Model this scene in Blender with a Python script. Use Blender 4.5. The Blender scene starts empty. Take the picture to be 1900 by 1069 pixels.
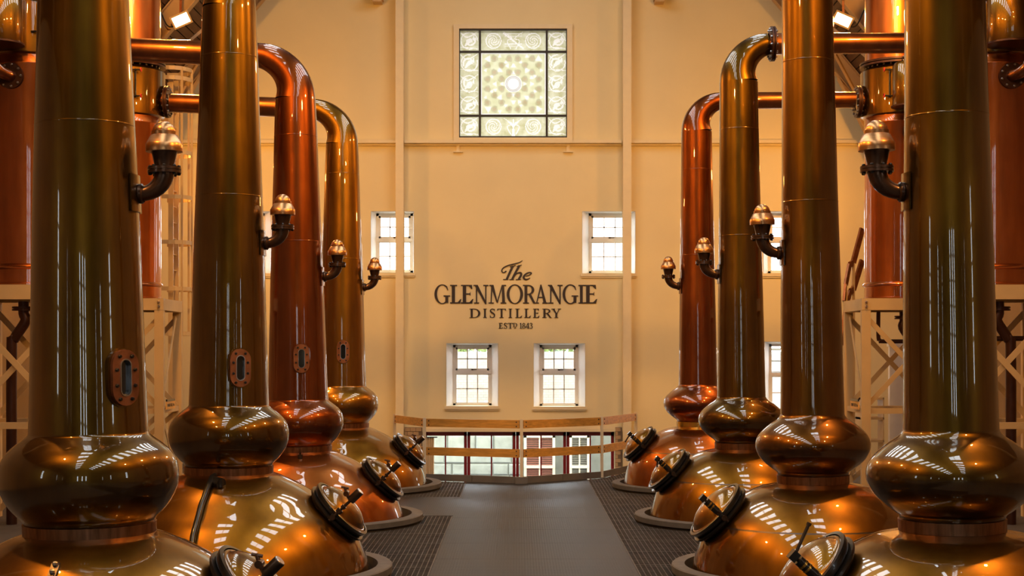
import bpy, bmesh, math, random
from mathutils import Vector, Matrix
R = math.radians
random.seed(7)
SC = bpy.context.scene
COL = SC.collection

# ------------------------------------------------------------------ camera, sky, exposure
F = 2800.0            # focal length in pixels of the 1900 px wide frame
VX, VY = 962.0, 655.0 # vanishing point of the hall's long axis
EYE = 2.13
cam_d = bpy.data.cameras.new('camera')
cam_d.sensor_width = 36.0
cam_d.lens = F / 1900.0 * 36.0
cam_d.shift_x = (950.0 - VX) / 1900.0
cam_d.shift_y = (VY - 534.5) / 1900.0
cam_d.clip_end = 300
cam = bpy.data.objects.new('camera', cam_d)
COL.objects.link(cam)
cam.location = (0, 0, EYE)
cam.rotation_euler = (R(90), 0, 0)
SC.camera = cam

world = bpy.data.worlds.new('overcast_sky')
SC.world = world
world.use_nodes = True
bg = world.node_tree.nodes['Background']
bg.inputs[0].default_value = (0.90, 0.95, 1.0, 1)
bg.inputs[1].default_value = 8.4

SC.view_settings.view_transform = 'Standard'
SC.view_settings.look = 'None'
SC.view_settings.gamma = 1.0
SC.view_settings.use_curve_mapping = False
SC.view_settings.exposure = 0.1
SC.cycles.use_denoising = True
SC.cycles.use_adaptive_sampling = False
SC.cycles.denoising_input_passes = 'RGB_ALBEDO_NORMAL'
SC.cycles.denoising_prefilter = 'ACCURATE'
SC.cycles.max_bounces = 10
SC.cycles.diffuse_bounces = 4
SC.cycles.glossy_bounces = 6
SC.cycles.transparent_max_bounces = 24
SC.cycles.sample_clamp_indirect = 6.0
SC.cycles.caustics_reflective = False
SC.cycles.caustics_refractive = False

LAMP_COLOR = (1.0, 0.47, 0.10)
WASH_COLOR = (1.0, 0.42, 0.075)
LAMP_WATT = 200.0
WASH_WATT = 88.0

# ------------------------------------------------------------------ materials
def nt(name):
    m = bpy.data.materials.new(name); m.use_nodes = True
    t = m.node_tree; b = t.nodes['Principled BSDF']
    return m, t, b

def ramp(t, fac, stops):
    r = t.nodes.new('ShaderNodeValToRGB')
    e = r.color_ramp.elements
    while len(e) < len(stops): e.new(0.5)
    for i, (p, c) in enumerate(stops):
        e[i].position = p; e[i].color = (*c, 1)
    t.links.new(fac, r.inputs[0])
    return r.outputs[0]

def noise(t, scale, stretch=(1, 1, 1), detail=4, rough=0.55):
    tc = t.nodes.new('ShaderNodeTexCoord')
    mp = t.nodes.new('ShaderNodeMapping'); mp.inputs['Scale'].default_value = stretch
    n = t.nodes.new('ShaderNodeTexNoise')
    n.inputs['Scale'].default_value = scale; n.inputs['Detail'].default_value = detail
    n.inputs['Roughness'].default_value = rough
    t.links.new(tc.outputs['Object'], mp.inputs[0]); t.links.new(mp.outputs[0], n.inputs['Vector'])
    return n.outputs[0]

def bump(t, b, src, strength, dist=0.01, prev=None):
    n = t.nodes.new('ShaderNodeBump')
    n.inputs['Strength'].default_value = strength; n.inputs['Distance'].default_value = dist
    t.links.new(src, n.inputs['Height'])
    if prev: t.links.new(prev, n.inputs['Normal'])
    t.links.new(n.outputs[0], b.inputs['Normal'])
    return n.outputs[0]

def plain(name, c, rough=0.6, metal=0.0, var=0.12, scale=6.0, stretch=(1, 1, 1), bmp=0.0, bscale=60.0, coat=0.0):
    m, t, b = nt(name)
    if var > 0:
        lo = tuple(max(0, x * (1 - var)) for x in c); hi = tuple(min(1, x * (1 + var)) for x in c)
        t.links.new(ramp(t, noise(t, scale, stretch), [(0.3, lo), (0.7, hi)]), b.inputs['Base Color'])
    else:
        b.inputs['Base Color'].default_value = (*c, 1)
    b.inputs['Roughness'].default_value = rough; b.inputs['Metallic'].default_value = metal
    b.inputs['Coat Weight'].default_value = coat; b.inputs['Coat Roughness'].default_value = 0.06
    if bmp: bump(t, b, noise(t, bscale), bmp, 0.004)
    return m

def copper(name, dark, mid, light, rough=0.33, wob=0.3, coat=1.0, fine=0.03):
    """lacquered copper: vertical wipe streaks, blotchy patina, hand-beaten waviness"""
    m, t, b = nt(name)
    s = noise(t, 5.0, (1, 1, 0.12), 5, 0.6)
    bl = noise(t, 1.6, (1, 1, 0.7), 3)
    mx = t.nodes.new('ShaderNodeMath'); mx.operation = 'ADD'
    hm = t.nodes.new('ShaderNodeMath'); hm.operation = 'MULTIPLY'; hm.inputs[1].default_value = 0.5
    t.links.new(s, mx.inputs[0]); t.links.new(bl, mx.inputs[1]); t.links.new(mx.outputs[0], hm.inputs[0])
    t.links.new(ramp(t, hm.outputs[0], [(0.34, dark), (0.5, mid), (0.66, light)]), b.inputs['Base Color'])
    b.inputs['Metallic'].default_value = 1.0
    rr = t.nodes.new('ShaderNodeMapRange')
    rr.inputs['To Min'].default_value = rough * 0.9; rr.inputs['To Max'].default_value = rough * 1.15
    t.links.new(s, rr.inputs[0]); t.links.new(rr.outputs[0], b.inputs['Roughness'])
    b.inputs['Coat Weight'].default_value = coat; b.inputs['Coat Roughness'].default_value = 0.02; b.inputs['Coat IOR'].default_value = 1.62
    n1 = bump(t, b, noise(t, 4.5, (1, 1, 0.45), 1), wob, 0.012)
    if fine: bump(t, b, noise(t, 70, (1, 1, 0.5), 2), fine, 0.002, n1)
    return m

M = {}
M['olive'] = copper('olive_copper', (0.066, 0.031, 0.003), (0.122, 0.058, 0.005), (0.20, 0.096, 0.008))
M['brown'] = copper('brown_copper', (0.085, 0.034, 0.003), (0.15, 0.062, 0.005), (0.235, 0.100, 0.009))
M['oliveball'] = copper('shaded_olive_ball_copper', (0.058, 0.027, 0.0025), (0.092, 0.043, 0.004), (0.135, 0.064, 0.006), wob=0.12, fine=0)  # both ball coppers are darkened, shade on the balls is in the colour
M['brownball'] = copper('shaded_brown_ball_copper', (0.075, 0.027, 0.0035), (0.12, 0.045, 0.0055), (0.165, 0.066, 0.008), wob=0.12, fine=0)
M['red'] = copper('red_copper', (0.11, 0.024, 0.004), (0.19, 0.044, 0.007), (0.28, 0.070, 0.011))
M['gold'] = copper('gold_copper', (0.14, 0.060, 0.006), (0.22, 0.098, 0.009), (0.30, 0.138, 0.014))
M['goldpot'] = copper('gold_pot_copper', (0.16, 0.066, 0.006), (0.22, 0.094, 0.008), (0.285, 0.122, 0.011), wob=0.04, fine=0)
M['brownpot'] = copper('brown_pot_copper', (0.15, 0.060, 0.006), (0.21, 0.086, 0.008), (0.275, 0.112, 0.011), wob=0.04, fine=0)
M['redpot'] = copper('red_pot_copper', (0.22, 0.060, 0.010), (0.32, 0.090, 0.014), (0.40, 0.12, 0.020), wob=0.04, fine=0)
M['cond'] = copper('condenser_copper', (0.27, 0.062, 0.011), (0.42, 0.105, 0.018), (0.55, 0.155, 0.028), rough=0.34, wob=0.12)
M['pipe'] = copper('pipe_copper', (0.16, 0.045, 0.012), (0.25, 0.075, 0.018), (0.34, 0.11, 0.026), rough=0.32, wob=0.1)
M['darkpipe'] = plain('dark_brown_pipe', (0.06, 0.022, 0.012), 0.35, 0.6, 0.2)
M['collar'] = plain('worn_copper_band', (0.26, 0.12, 0.06), 0.38, 1.0, 0.45, 9, (3, 3, 0.3))
M['brass'] = plain('brushed_brass_collar', (0.75, 0.47, 0.10), 0.25, 1.0, 0.15)
M['cap'] = plain('turned_copper_cap', (0.60, 0.30, 0.12), 0.31, 1.0, 0.10, 14, (1, 1, 12))
M['valve'] = plain('dark_bronze_valve', (0.11, 0.055, 0.03), 0.30, 0.85, 0.25, 12, coat=0.4)
M['plate'] = plain('sight_plate_copper', (0.30, 0.115, 0.05), 0.42, 0.9, 0.3, 9)
M['black'] = plain('black_paint', (0.012, 0.011, 0.010), 0.28, 0.2, 0.2, 8, coat=0.3)
M['steel'] = plain('bare_steel', (0.55, 0.53, 0.52), 0.28, 1.0, 0.1)
M['darksteel'] = plain('oiled_steel', (0.10, 0.07, 0.05), 0.32, 0.9, 0.3, 12)
M['darkglass'] = plain('dark_sight_glass', (0.012, 0.014, 0.016), 0.06, 0.0, 0.0, coat=0.6)
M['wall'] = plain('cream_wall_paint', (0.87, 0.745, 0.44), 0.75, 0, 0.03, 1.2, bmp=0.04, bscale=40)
M['rear'] = plain('darkened_rear_wall', (0.17, 0.11, 0.06), 0.8, 0, 0.05, 1.2)  # unseen rear wall darkened so the necks reflect a dim hall
M['sidewall'] = plain('dimmed_cream_side_wall', (0.30, 0.18, 0.07), 0.8, 0, 0.05, 1.2)  # cream wall coloured dark tan in place of dim orange light
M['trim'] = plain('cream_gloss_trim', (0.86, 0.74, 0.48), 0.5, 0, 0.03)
M['frame'] = plain('cream_steel_frame', (0.62, 0.42, 0.20), 0.45, 0, 0.05, 4)  # cream steel pushed to tan, standing in for orange lamp light
M['white'] = plain('white_window_paint', (0.82, 0.78, 0.72), 0.4, 0, 0.03)
M['reveal'] = plain('white_reveal_paint', (0.80, 0.77, 0.72), 0.6, 0, 0.03)
M['doorred'] = plain('dark_red_door_paint', (0.19, 0.012, 0.016), 0.35, 0, 0.1)
M['board'] = plain('roof_plank_wood', (0.10, 0.045, 0.018), 0.6, 0, 0.35, 3, (3, 0.4, 3))
M['under'] = plain('roof_underlay', (0.012, 0.008, 0.006), 0.9, 0, 0.1)
M['rafter'] = plain('brown_rafter_paint', (0.46, 0.28, 0.12), 0.55, 0, 0.08, 3)  # one even brown for rafters and bracing
M['rail'] = plain('varnished_rail_wood', (0.62, 0.31, 0.065), 0.4, 0, 0.22, 4, (0.6, 3, 8), coat=0.2)
M['post'] = plain('cream_post_paint', (0.78, 0.66, 0.46), 0.4, 0, 0.04)
M['concrete'] = plain('grey_kerb_concrete', (0.10, 0.09, 0.08), 0.75, 0, 0.18, 8, bmp=0.15)
M['toe'] = plain('grey_toe_board', (0.17, 0.155, 0.14), 0.6, 0.2, 0.15, 3)
M['voidshade'] = plain('painted_void_shade', (0.008, 0.007, 0.006), 0.9, 0, 0.2)  # near-black slab colour stands in for the unlit void under the gratings
M['deck'] = plain('dark_grey_deck', (0.07, 0.06, 0.05), 0.7, 0, 0.2)
M['grate'] = plain('galvanised_grating', (0.13, 0.12, 0.11), 0.5, 0.7, 0.25, 5)
M['letter'] = plain('dark_brown_lettering', (0.030, 0.020, 0.018), 0.45, 0, 0.25, 5)
M['lead'] = plain('dark_lead_bar', (0.03, 0.03, 0.028), 0.45, 0.3, 0.15)
M['sign'] = plain('lamp_tinted_sign_plate', (0.85, 0.42, 0.08), 0.5, 0, 0.04)  # plate colour carries the orange of the lamp light
M['curtain'] = plain('cream_curtain_cloth', (0.74, 0.62, 0.42), 0.9, 0, 0.05, 6)
M['stone'] = plain('pale_grey_stone', (0.40, 0.445, 0.49), 0.85, 0, 0.2, 4, bmp=0.5, bscale=12)
M['mortar'] = plain('pale_mortar', (0.20, 0.215, 0.23), 0.9, 0, 0.1)
M['brick'] = plain('buff_brick', (0.52, 0.34, 0.18), 0.8, 0, 0.15, 7, bmp=0.2)
M['bmortar'] = plain('buff_mortar', (0.20, 0.14, 0.09), 0.9, 0, 0.1)
M['redvalve'] = plain('red_handwheel_paint', (0.5, 0.03, 0.02), 0.4, 0, 0.1)
M['cable'] = plain('black_cable_rubber', (0.01, 0.01, 0.01), 0.5, 0, 0)
M['ground'] = plain('paving_grey', (0.22, 0.21, 0.2), 0.85, 0, 0.15)
M['shutter'] = plain('grey_louvre', (0.20, 0.20, 0.21), 0.7, 0, 0.15)
M['shutterred'] = plain('brick_red_louvre', (0.30, 0.12, 0.11), 0.7, 0, 0.15)
M['leaf'] = plain('pale_green_foliage', (0.22, 0.30, 0.10), 0.8, 0, 0.3, 10)

def m_mat():
    m, t, b = nt('grey_studded_matting')
    t.links.new(ramp(t, noise(t, 0.9, (1, 1, 1), 3), [(0.3, (0.0085, 0.0105, 0.0135)), (0.7, (0.0145, 0.018, 0.0225))]), b.inputs['Base Color'])
    b.inputs['Roughness'].default_value = 0.42; b.inputs['Specular IOR Level'].default_value = 0.22
    tc = t.nodes.new('ShaderNodeTexCoord')
    w = t.nodes.new('ShaderNodeTexWave'); w.wave_type = 'BANDS'; w.bands_direction = 'X'; w.inputs['Scale'].default_value = 11
    w2 = t.nodes.new('ShaderNodeTexWave'); w2.wave_type = 'BANDS'; w2.bands_direction = 'Y'; w2.inputs['Scale'].default_value = 7
    for q in (w, w2): t.links.new(tc.outputs['Object'], q.inputs[0])
    mu = t.nodes.new('ShaderNodeMath'); mu.operation = 'MULTIPLY'
    t.links.new(w.outputs['Fac'], mu.inputs[0]); t.links.new(w2.outputs['Fac'], mu.inputs[1])
    bump(t, b, mu.outputs[0], 0.35, 0.004)
    return m
M['mat'] = m_mat()

def m_glass():
    m = bpy.data.materials.new('window_glass'); m.use_nodes = True; t = m.node_tree
    t.nodes.clear()
    o = t.nodes.new('ShaderNodeOutputMaterial'); mix = t.nodes.new('ShaderNodeMixShader')
    tr = t.nodes.new('ShaderNodeBsdfTransparent'); gl = t.nodes.new('ShaderNodeBsdfGlossy')
    tr.inputs[0].default_value = (0.94, 0.97, 0.98, 1); gl.inputs['Roughness'].default_value = 0.02
    mix.inputs[0].default_value = 0.05
    t.links.new(tr.outputs[0], mix.inputs[1]); t.links.new(gl.outputs[0], mix.inputs[2])
    t.links.new(mix.outputs[0], o.inputs[0])
    return m
M['glass'] = m_glass()

def m_stained(name, a, b_, scale=7):
    m = bpy.data.materials.new(name); m.use_nodes = True; t = m.node_tree
    t.nodes.clear()
    o = t.nodes.new('ShaderNodeOutputMaterial'); mix = t.nodes.new('ShaderNodeMixShader'); mix.inputs[0].default_value = 0.75
    tr = t.nodes.new('ShaderNodeBsdfTransparent'); tl = t.nodes.new('ShaderNodeBsdfTranslucent')
    c = ramp(t, noise(t, scale), [(0.35, a), (0.65, b_)])
    for n in (tr, tl): t.links.new(c, n.inputs[0])
    t.links.new(tr.outputs[0], mix.inputs[1]); t.links.new(tl.outputs[0], mix.inputs[2]); t.links.new(mix.outputs[0], o.inputs[0])
    return m
M['stainbase'] = m_stained('etched_olive_glass', (0.135, 0.122, 0.066), (0.165, 0.152, 0.098))
M['stainpale'] = m_stained('etched_pale_glass', (0.114, 0.100, 0.052), (0.159, 0.144, 0.100))
M['stainwhite'] = m_stained('etched_white_glass', (0.185, 0.166, 0.144), (0.206, 0.180, 0.159))
M['stainbrown'] = m_stained('etched_brown_line', (0.50, 0.36, 0.28), (0.60, 0.45, 0.36))
M['stainred'] = m_stained('etched_red_line', (0.85, 0.42, 0.33), (0.90, 0.50, 0.40))

def m_emit(name, c, s):
    m = bpy.data.materials.new(name); m.use_nodes = True; t = m.node_tree; b = t.nodes['Principled BSDF']
    b.inputs['Base Color'].default_value = (*c, 1)
    b.inputs['Emission Color'].default_value = (*c, 1); b.inputs['Emission Strength'].default_value = s
    return m
M['lens'] = m_emit('glowing_lamp_lens', (1.0, 0.80, 0.42), 9.0)

def m_brickwall():
    m, t, b = nt('pale_brickwork')  # pale brick tones with darker mortar
    tc = t.nodes.new('ShaderNodeTexCoord'); mp = t.nodes.new('ShaderNodeMapping')
    mp.inputs['Rotation'].default_value = (R(90), 0, 0)
    br = t.nodes.new('ShaderNodeTexBrick')
    br.inputs['Scale'].default_value = 4.2
    br.inputs['Color1'].default_value = (0.50, 0.47, 0.44, 1); br.inputs['Color2'].default_value = (0.42, 0.39, 0.37, 1)
    br.inputs['Mortar'].default_value = (0.27, 0.25, 0.24, 1); br.inputs['Mortar Size'].default_value = 0.014
    t.links.new(tc.outputs['Object'], mp.inputs[0]); t.links.new(mp.outputs[0], br.inputs[0])
    t.links.new(br.outputs[0], b.inputs['Base Color']); b.inputs['Roughness'].default_value = 0.9
    return m
M['brickwall'] = m_brickwall()

# ------------------------------------------------------------------ mesh helpers
I4 = Matrix.Identity(4)
class MB:
    def __init__(s): s.v = []; s.f = []
    def add(s, vs, fs, m=None):
        o = len(s.v)
        for p in vs:
            p = Vector(p); s.v.append(tuple(m @ p) if m is not None else tuple(p))
        s.f += [tuple(i + o for i in f) for f in fs]
        return s
    def box(s, a, b, m=None):
        x0, y0, z0 = a; x1, y1, z1 = b
        vs = [(x0, y0, z0), (x1, y0, z0), (x1, y1, z0), (x0, y1, z0), (x0, y0, z1), (x1, y0, z1), (x1, y1, z1), (x0, y1, z1)]
        return s.add(vs, [(0, 3, 2, 1), (4, 5, 6, 7), (0, 1, 5, 4), (1, 2, 6, 5), (2, 3, 7, 6), (3, 0, 4, 7)], m)
    def bar(s, p, q, w, h, up=(0, 0, 1)):
        """box of section w x h from p to q; h runs along up"""
        p = Vector(p); q = Vector(q); d = (q - p); L = d.length; d.normalize()
        u = Vector(up); x = d.cross(u)
        if x.length < 1e-5: x = d.cross(Vector((0, 1, 0)))
        x.normalize(); u = x.cross(d)
        m = Matrix(((x.x, d.x, u.x, p.x), (x.y, d.y, u.y, p.y), (x.z, d.z, u.z, p.z), (0, 0, 0, 1)))
        return s.box((-w / 2, 0, -h / 2), (w / 2, L, h / 2), m)
    def lathe(s, prof, n=48, m=None, cap0=False, cap1=False):
        vs = []; fs = []
        for r, z in prof:
            for i in range(n):
                a = 2 * math.pi * i / n
                vs.append((r * math.cos(a), r * math.sin(a), z))
        for j in range(len(prof) - 1):
            for i in range(n):
                k = (i + 1) % n
                fs.append((j * n + i, j * n + k, (j + 1) * n + k, (j + 1) * n + i))
        if cap0: fs.append(tuple(range(n - 1, -1, -1)))
        if cap1: fs.append(tuple((len(prof) - 1) * n + i for i in range(n)))
        return s.add(vs, fs, m)
    def cyl(s, p, q, r, r2=None, n=20, cap=True):
        return s.lathe([(r, 0), (r if r2 is None else r2, (Vector(q) - Vector(p)).length)], n, axis_m(p, Vector(q) - Vector(p)), cap, cap)
    def tube(s, path, rad, n=24, cap=True):
        P = [Vector(p) for p in path]
        if not isinstance(rad, (list, tuple)): rad = [rad] * len(P)
        T = []
        for i in range(len(P)):
            a = P[max(0, i - 1)]; b = P[min(len(P) - 1, i + 1)]
            T.append((b - a).normalized())
        u = T[0].cross(Vector((0, 1, 0)))
        if u.length < 1e-3: u = T[0].cross(Vector((1, 0, 0)))
        u.normalize(); vs = []; fs = []
        for i, p in enumerate(P):
            u = (u - T[i] * u.dot(T[i])).normalized(); w = T[i].cross(u)
            for k in range(n):
                a = 2 * math.pi * k / n
                vs.append(p + (u * math.cos(a) + w * math.sin(a)) * rad[i])
        for j in range(len(P) - 1):
            for k in range(n):
                l = (k + 1) % n
                fs.append((j * n + k, j * n + l, (j + 1) * n + l, (j + 1) * n + k))
        if cap:
            fs.append(tuple(range(n - 1, -1, -1))); fs.append(tuple((len(P) - 1) * n + k for k in range(n)))
        return s.add(vs, fs)
    def prism(s, poly, d0, d1, m=None):
        """polygon in x,z extruded along y from d0 to d1"""
        n = len(poly)
        vs = [(x, d0, z) for x, z in poly] + [(x, d1, z) for x, z in poly]
        fs = [tuple(range(n)), tuple(range(2 * n - 1, n - 1, -1))] + [(i, i + n, (i + 1) % n + n, (i + 1) % n) for i in range(n)]
        return s.add(vs, fs, m)
    def strip(s, pairs, d0, d1, m=None):
        """ribbon of left/right point pairs in x,z, extruded along y"""
        n = len(pairs); vs = []
        for l, r in pairs: vs += [(l[0], d0, l[1]), (r[0], d0, r[1]), (l[0], d1, l[1]), (r[0], d1, r[1])]
        fs = []
        for i in range(n - 1):
            a = 4 * i; b = a + 4
            fs += [(a, a + 1, b + 1, b), (a + 2, b + 2, b + 3, a + 3), (a, b, b + 2, a + 2), (a + 1, a + 3, b + 3, b + 1)]
        fs += [(0, 2, 3, 1), (4 * n - 4, 4 * n - 3, 4 * n - 1, 4 * n - 2)]
        return s.add(vs, fs, m)
    def mesh(s, name, mat, sharp=35):
        me = bpy.data.meshes.new(name)
        me.from_pydata(s.v, [], s.f)
        bm = bmesh.new(); bm.from_mesh(me); bmesh.ops.recalc_face_normals(bm, faces=bm.faces); bm.to_mesh(me); bm.free()
        if sharp:
            me.polygons.foreach_set('use_smooth', [True] * len(me.polygons))
            me.set_sharp_from_angle(angle=R(sharp))
        if mat: me.materials.append(M[mat])
        return me
    def build(s, name, mat, parent=None, loc=None, sharp=35, label=None):
        return link(name, s.mesh(name, mat, sharp), parent, loc, label)

def link(name, data, parent=None, loc=None, label=None):
    o = bpy.data.objects.new(name, data); COL.objects.link(o)
    if parent: o.parent = parent
    if loc: o.location = loc
    if label: o['label'] = label
    return o

def axis_m(p, d):
    z = Vector(d).normalized(); x = Vector((0, 1, 0)).cross(z)
    if x.length < 1e-4: x = Vector((1, 0, 0)).cross(z)
    x.normalize(); y = z.cross(x); p = Vector(p)
    return Matrix(((x.x, y.x, z.x, p.x), (x.y, y.y, z.y, p.y), (x.z, y.z, z.z, p.z), (0, 0, 0, 1)))

def thing(name, label, cat, loc=(0, 0, 0), group=None):
    o = bpy.data.objects.new(name, None); COL.objects.link(o); o.location = loc; o.empty_display_size = 0.2
    o['label'] = label; o['category'] = cat
    if group: o['group'] = group
    return o
def tag(o, label, cat, group=None):
    o['label'] = label; o['category'] = cat
    if group: o['group'] = group
    return o
def struct(o, label=None):
    o['kind'] = 'structure'
    if label: o['label'] = label
    return o
def sempty(name, label, loc=(0, 0, 0)):
    o = bpy.data.objects.new(name, None); COL.objects.link(o); o.location = loc
    return struct(o, label)

def catmull(pts, n=6):
    P = [Vector(p) for p in pts]; out = []
    for i in range(len(P) - 1):
        p0 = P[max(0, i - 1)]; p1 = P[i]; p2 = P[i + 1]; p3 = P[min(len(P) - 1, i + 2)]
        for k in range(n):
            t = k / n
            out.append(0.5 * ((2 * p1) + (p2 - p0) * t + (2 * p0 - 5 * p1 + 4 * p2 - p3) * t * t + (3 * p1 - p0 - 3 * p2 + p3) * t ** 3))
    out.append(P[-1])
    return out

def holed(us, vs, front, back, f3, b3):
    """wall panel: outline [u0,u1]x[v0,v1]; front/back holes (u0,v0,u1,v1) joined by reveals; f3/b3 map (u,v) to 3-D"""
    mb = MB()
    for holes, fn in ((front, f3), (back, b3)):
        U = sorted(set(list(us) + [h[0] for h in holes] + [h[2] for h in holes]))
        V = sorted(set(list(vs) + [h[1] for h in holes] + [h[3] for h in holes]))
        for i in range(len(U) - 1):
            for j in range(len(V) - 1):
                cu = (U[i] + U[i + 1]) / 2; cv = (V[j] + V[j + 1]) / 2
                if any(h[0] < cu < h[2] and h[1] < cv < h[3] for h in holes): continue
                mb.add([fn(U[i], V[j]), fn(U[i + 1], V[j]), fn(U[i + 1], V[j + 1]), fn(U[i], V[j + 1])], [(0, 1, 2, 3)])
    def ring(a, b):
        ca = [(a[0], a[1]), (a[2], a[1]), (a[2], a[3]), (a[0], a[3])]; cb = [(b[0], b[1]), (b[2], b[1]), (b[2], b[3]), (b[0], b[3])]
        for i in range(4):
            k = (i + 1) % 4
            mb.add([f3(*ca[i]), f3(*ca[k]), b3(*cb[k]), b3(*cb[i])], [(0, 1, 2, 3)])
    for a, b in zip(front, back): ring(a, b)
    o = (us[0], vs[0], us[-1], vs[-1]); ring(o, o)
    return mb

def holed_build(mb, name, mat, cuts=()):
    me = bpy.data.meshes.new(name); me.from_pydata(mb.v, [], mb.f)
    bm = bmesh.new(); bm.from_mesh(me)
    bmesh.ops.remove_doubles(bm, verts=bm.verts, dist=1e-5)
    for co, no in cuts:
        bmesh.ops.bisect_plane(bm, geom=bm.verts[:] + bm.edges[:] + bm.faces[:], plane_co=co, plane_no=no, clear_outer=True)
    bmesh.ops.recalc_face_normals(bm, faces=bm.faces)
    bm.to_mesh(me); bm.free()
    me.materials.append(M[mat])
    return link(name, me)

# ------------------------------------------------------------------ hall dimensions
WALL = 30.0; REAR = -13.0; HW = 8.2
SL = 1.19                                        # roof slope
def roof_z(x): return 15.3 - SL * abs(x)
LOW = -1.6                                       # ground floor below the still deck
S0 = F / WALL
def wx(px, Y=WALL): return (px - VX) * Y / F
def wz(py, Y=WALL): return EYE - (py - VY) * Y / F

# --- end wall with splayed window openings
BACK = 30.30
wins = [  # front opening px (x0,y0,x1,y1), frame px
    ('window_1', (828, 637, 924.5, 754), (840.5, 639.5, 912.5, 752), 'white twelve-pane window, left of the lower pair under the lettering'),
    ('window_2', (990, 637, 1086, 755), (1001, 639.5, 1073, 753), 'white twelve-pane window, right of the lower pair under the lettering'),
    ('window_3', (688, 392, 768, 507), (698, 396, 767, 506), 'white upper window behind the left steel column'),
    ('window_4', (1080, 392, 1179, 508), (1092, 396, 1170, 507), 'white upper window behind the right steel column'),
    ('window_5', (400, 392, 503, 508), (410, 396, 492, 507), 'upper window half hidden between left still necks'),
    ('window_6', (1416, 392, 1512, 508), (1424, 396, 1504, 507), 'upper window half hidden between right still necks'),
    ('window_7', (1418, 634, 1512, 765), (1426, 638, 1504, 763), 'lower window seen between right still necks, upper sash tilted open'),
]
fr_h = []; bk_h = []
for n, f, b, l in wins:
    fr_h.append((wx(f[0]), wz(f[3]), wx(f[2]), wz(f[1])))
    bk_h.append((wx(b[0], BACK), wz(b[3], BACK), wx(b[2], BACK), wz(b[1], BACK)))
SGF = (wx(851), wz(255), wx(1053), wz(55))
DOOR = (wx(786), LOW, wx(1140), wz(801))
front = fr_h + [SGF, DOOR]; back = bk_h + [SGF, DOOR]
def b3(u, v): return (u, BACK, v)
mb = holed([-HW, HW], [LOW, 15.5], front, back, lambda u, v: (u, WALL, v), b3)
nrm = Vector((SL, 0, 1)).normalized()
cuts = [(Vector((0, 0, 15.3)), nrm), (Vector((0, 0, 15.3)), Vector((-SL, 0, 1)).normalized())]
wall_back = struct(holed_build(mb, 'wall_back', 'wall', cuts), 'tall cream end wall with lettering and windows')

def window(name, fh, bh, label, cols=3, tilt=False):
    e = sempty(name, label, ((bh[0] + bh[2]) / 2, BACK, bh[1]))
    w = bh[2] - bh[0]; h = bh[3] - bh[1]; y0 = -0.04; y1 = 0.02
    f = MB(); t = 0.055
    f.box((-w / 2, y0, 0), (-w / 2 + t, y1, h)); f.box((w / 2 - t, y0, 0), (w / 2, y1, h))
    f.box((-w / 2, y0, 0), (w / 2, y1, t * 0.7)); f.box((-w / 2, y0, h - t), (w / 2, y1, h))
    zt = h * 0.545
    f.box((-w / 2, y0 - 0.01, zt - 0.035), (w / 2, y1, zt + 0.035))
    f.build('window_frame', 'white', e)
    # reveal lining in white paint
    rv = MB()
    cx = (bh[0] + bh[2]) / 2
    fa = (fh[0] - cx, fh[1] - bh[1], fh[2] - cx, fh[3] - bh[1]); yb = -0.04; yf = WALL - BACK - 0.004
    def q(a, b_, c, d): rv.add([a, b_, c, d], [(0, 1, 2, 3)])
    q((fa[0] + .004, yf, fa[1]), (fa[0] + .004, yf, fa[3]), (-w / 2 + .004, yb, h), (-w / 2 + .004, yb, 0))
    q((fa[2] - .004, yf, fa[1]), (fa[2] - .004, yf, fa[3]), (w / 2 - .004, yb, h), (w / 2 - .004, yb, 0))
    q((fa[0], yf, fa[3] - .004), (fa[2], yf, fa[3] - .004), (w / 2, yb, h - .004), (-w / 2, yb, h - .004))
    rv.build('window_reveal', 'reveal', e, sharp=0)
    s = MB(); s.box((fa[0] - 0.03, WALL - BACK - 0.05, fa[1] - 0.055), (fa[2] + 0.03, -0.03, fa[1] + 0.005))
    s.box((fa[0] - 0.015, WALL - BACK - 0.03, fa[1] - 0.085), (fa[2] + 0.015, WALL - BACK, fa[1] - 0.05))
    s.build('window_sill', 'trim', e)
    # sashes: upper (its own frame) and lower, each cols x 2 panes
    for up, (z0, z1) in enumerate(((t * 0.7, zt - 0.035), (zt + 0.035, h - t))):
        x0, x1 = -w / 2 + t, w / 2 - t
        sh = MB(); st = 0.04 if up else 0.018
        sh.box((x0, -0.03, z0), (x0 + st, 0.01, z1)); sh.box((x1 - st, -0.03, z0), (x1, 0.01, z1))
        sh.box((x0, -0.03, z0), (x1, 0.01, z0 + st)); sh.box((x0, -0.03, z1 - st), (x1, 0.01, z1))
        xs = [x0 + st + (x1 - x0 - 2 * st) * i / cols for i in range(cols + 1)]; zs = [z0 + st + (z1 - z0 - 2 * st) * j / 2 for j in range(3)]
        for x in xs[1:-1]: sh.box((x - 0.011, -0.02, z0 + st), (x + 0.011, 0.005, z1 - st))
        sh.box((x0 + st, -0.02, zs[1] - 0.011), (x1 - st, 0.005, zs[1] + 0.011))
        o = sh.build('sash', 'white' if not (tilt and up) else 'shutter', e)
        if tilt and up:
            o.rotation_euler = (R(-14), 0, 0); o.location = (0, 0.02, 0.0)
        for i in range(cols):
            for j in range(2):
                p = MB(); p.box((xs[i] + .011, -0.008, zs[j] + .011), (xs[i + 1] - .011, -0.004, zs[j + 1] - .011))
                p.build('pane', 'glass', o)
        if up:
            hd = MB(); hd.box((-0.02, -0.055, z0 + 0.005), (0.02, -0.03, z0 + 0.03)); hd.box((-0.02, -0.06, z0 + 0.012), (0.09, -0.05, z0 + 0.026))
            hd.build('sash_handle', 'darksteel', o)
    return e
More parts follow.
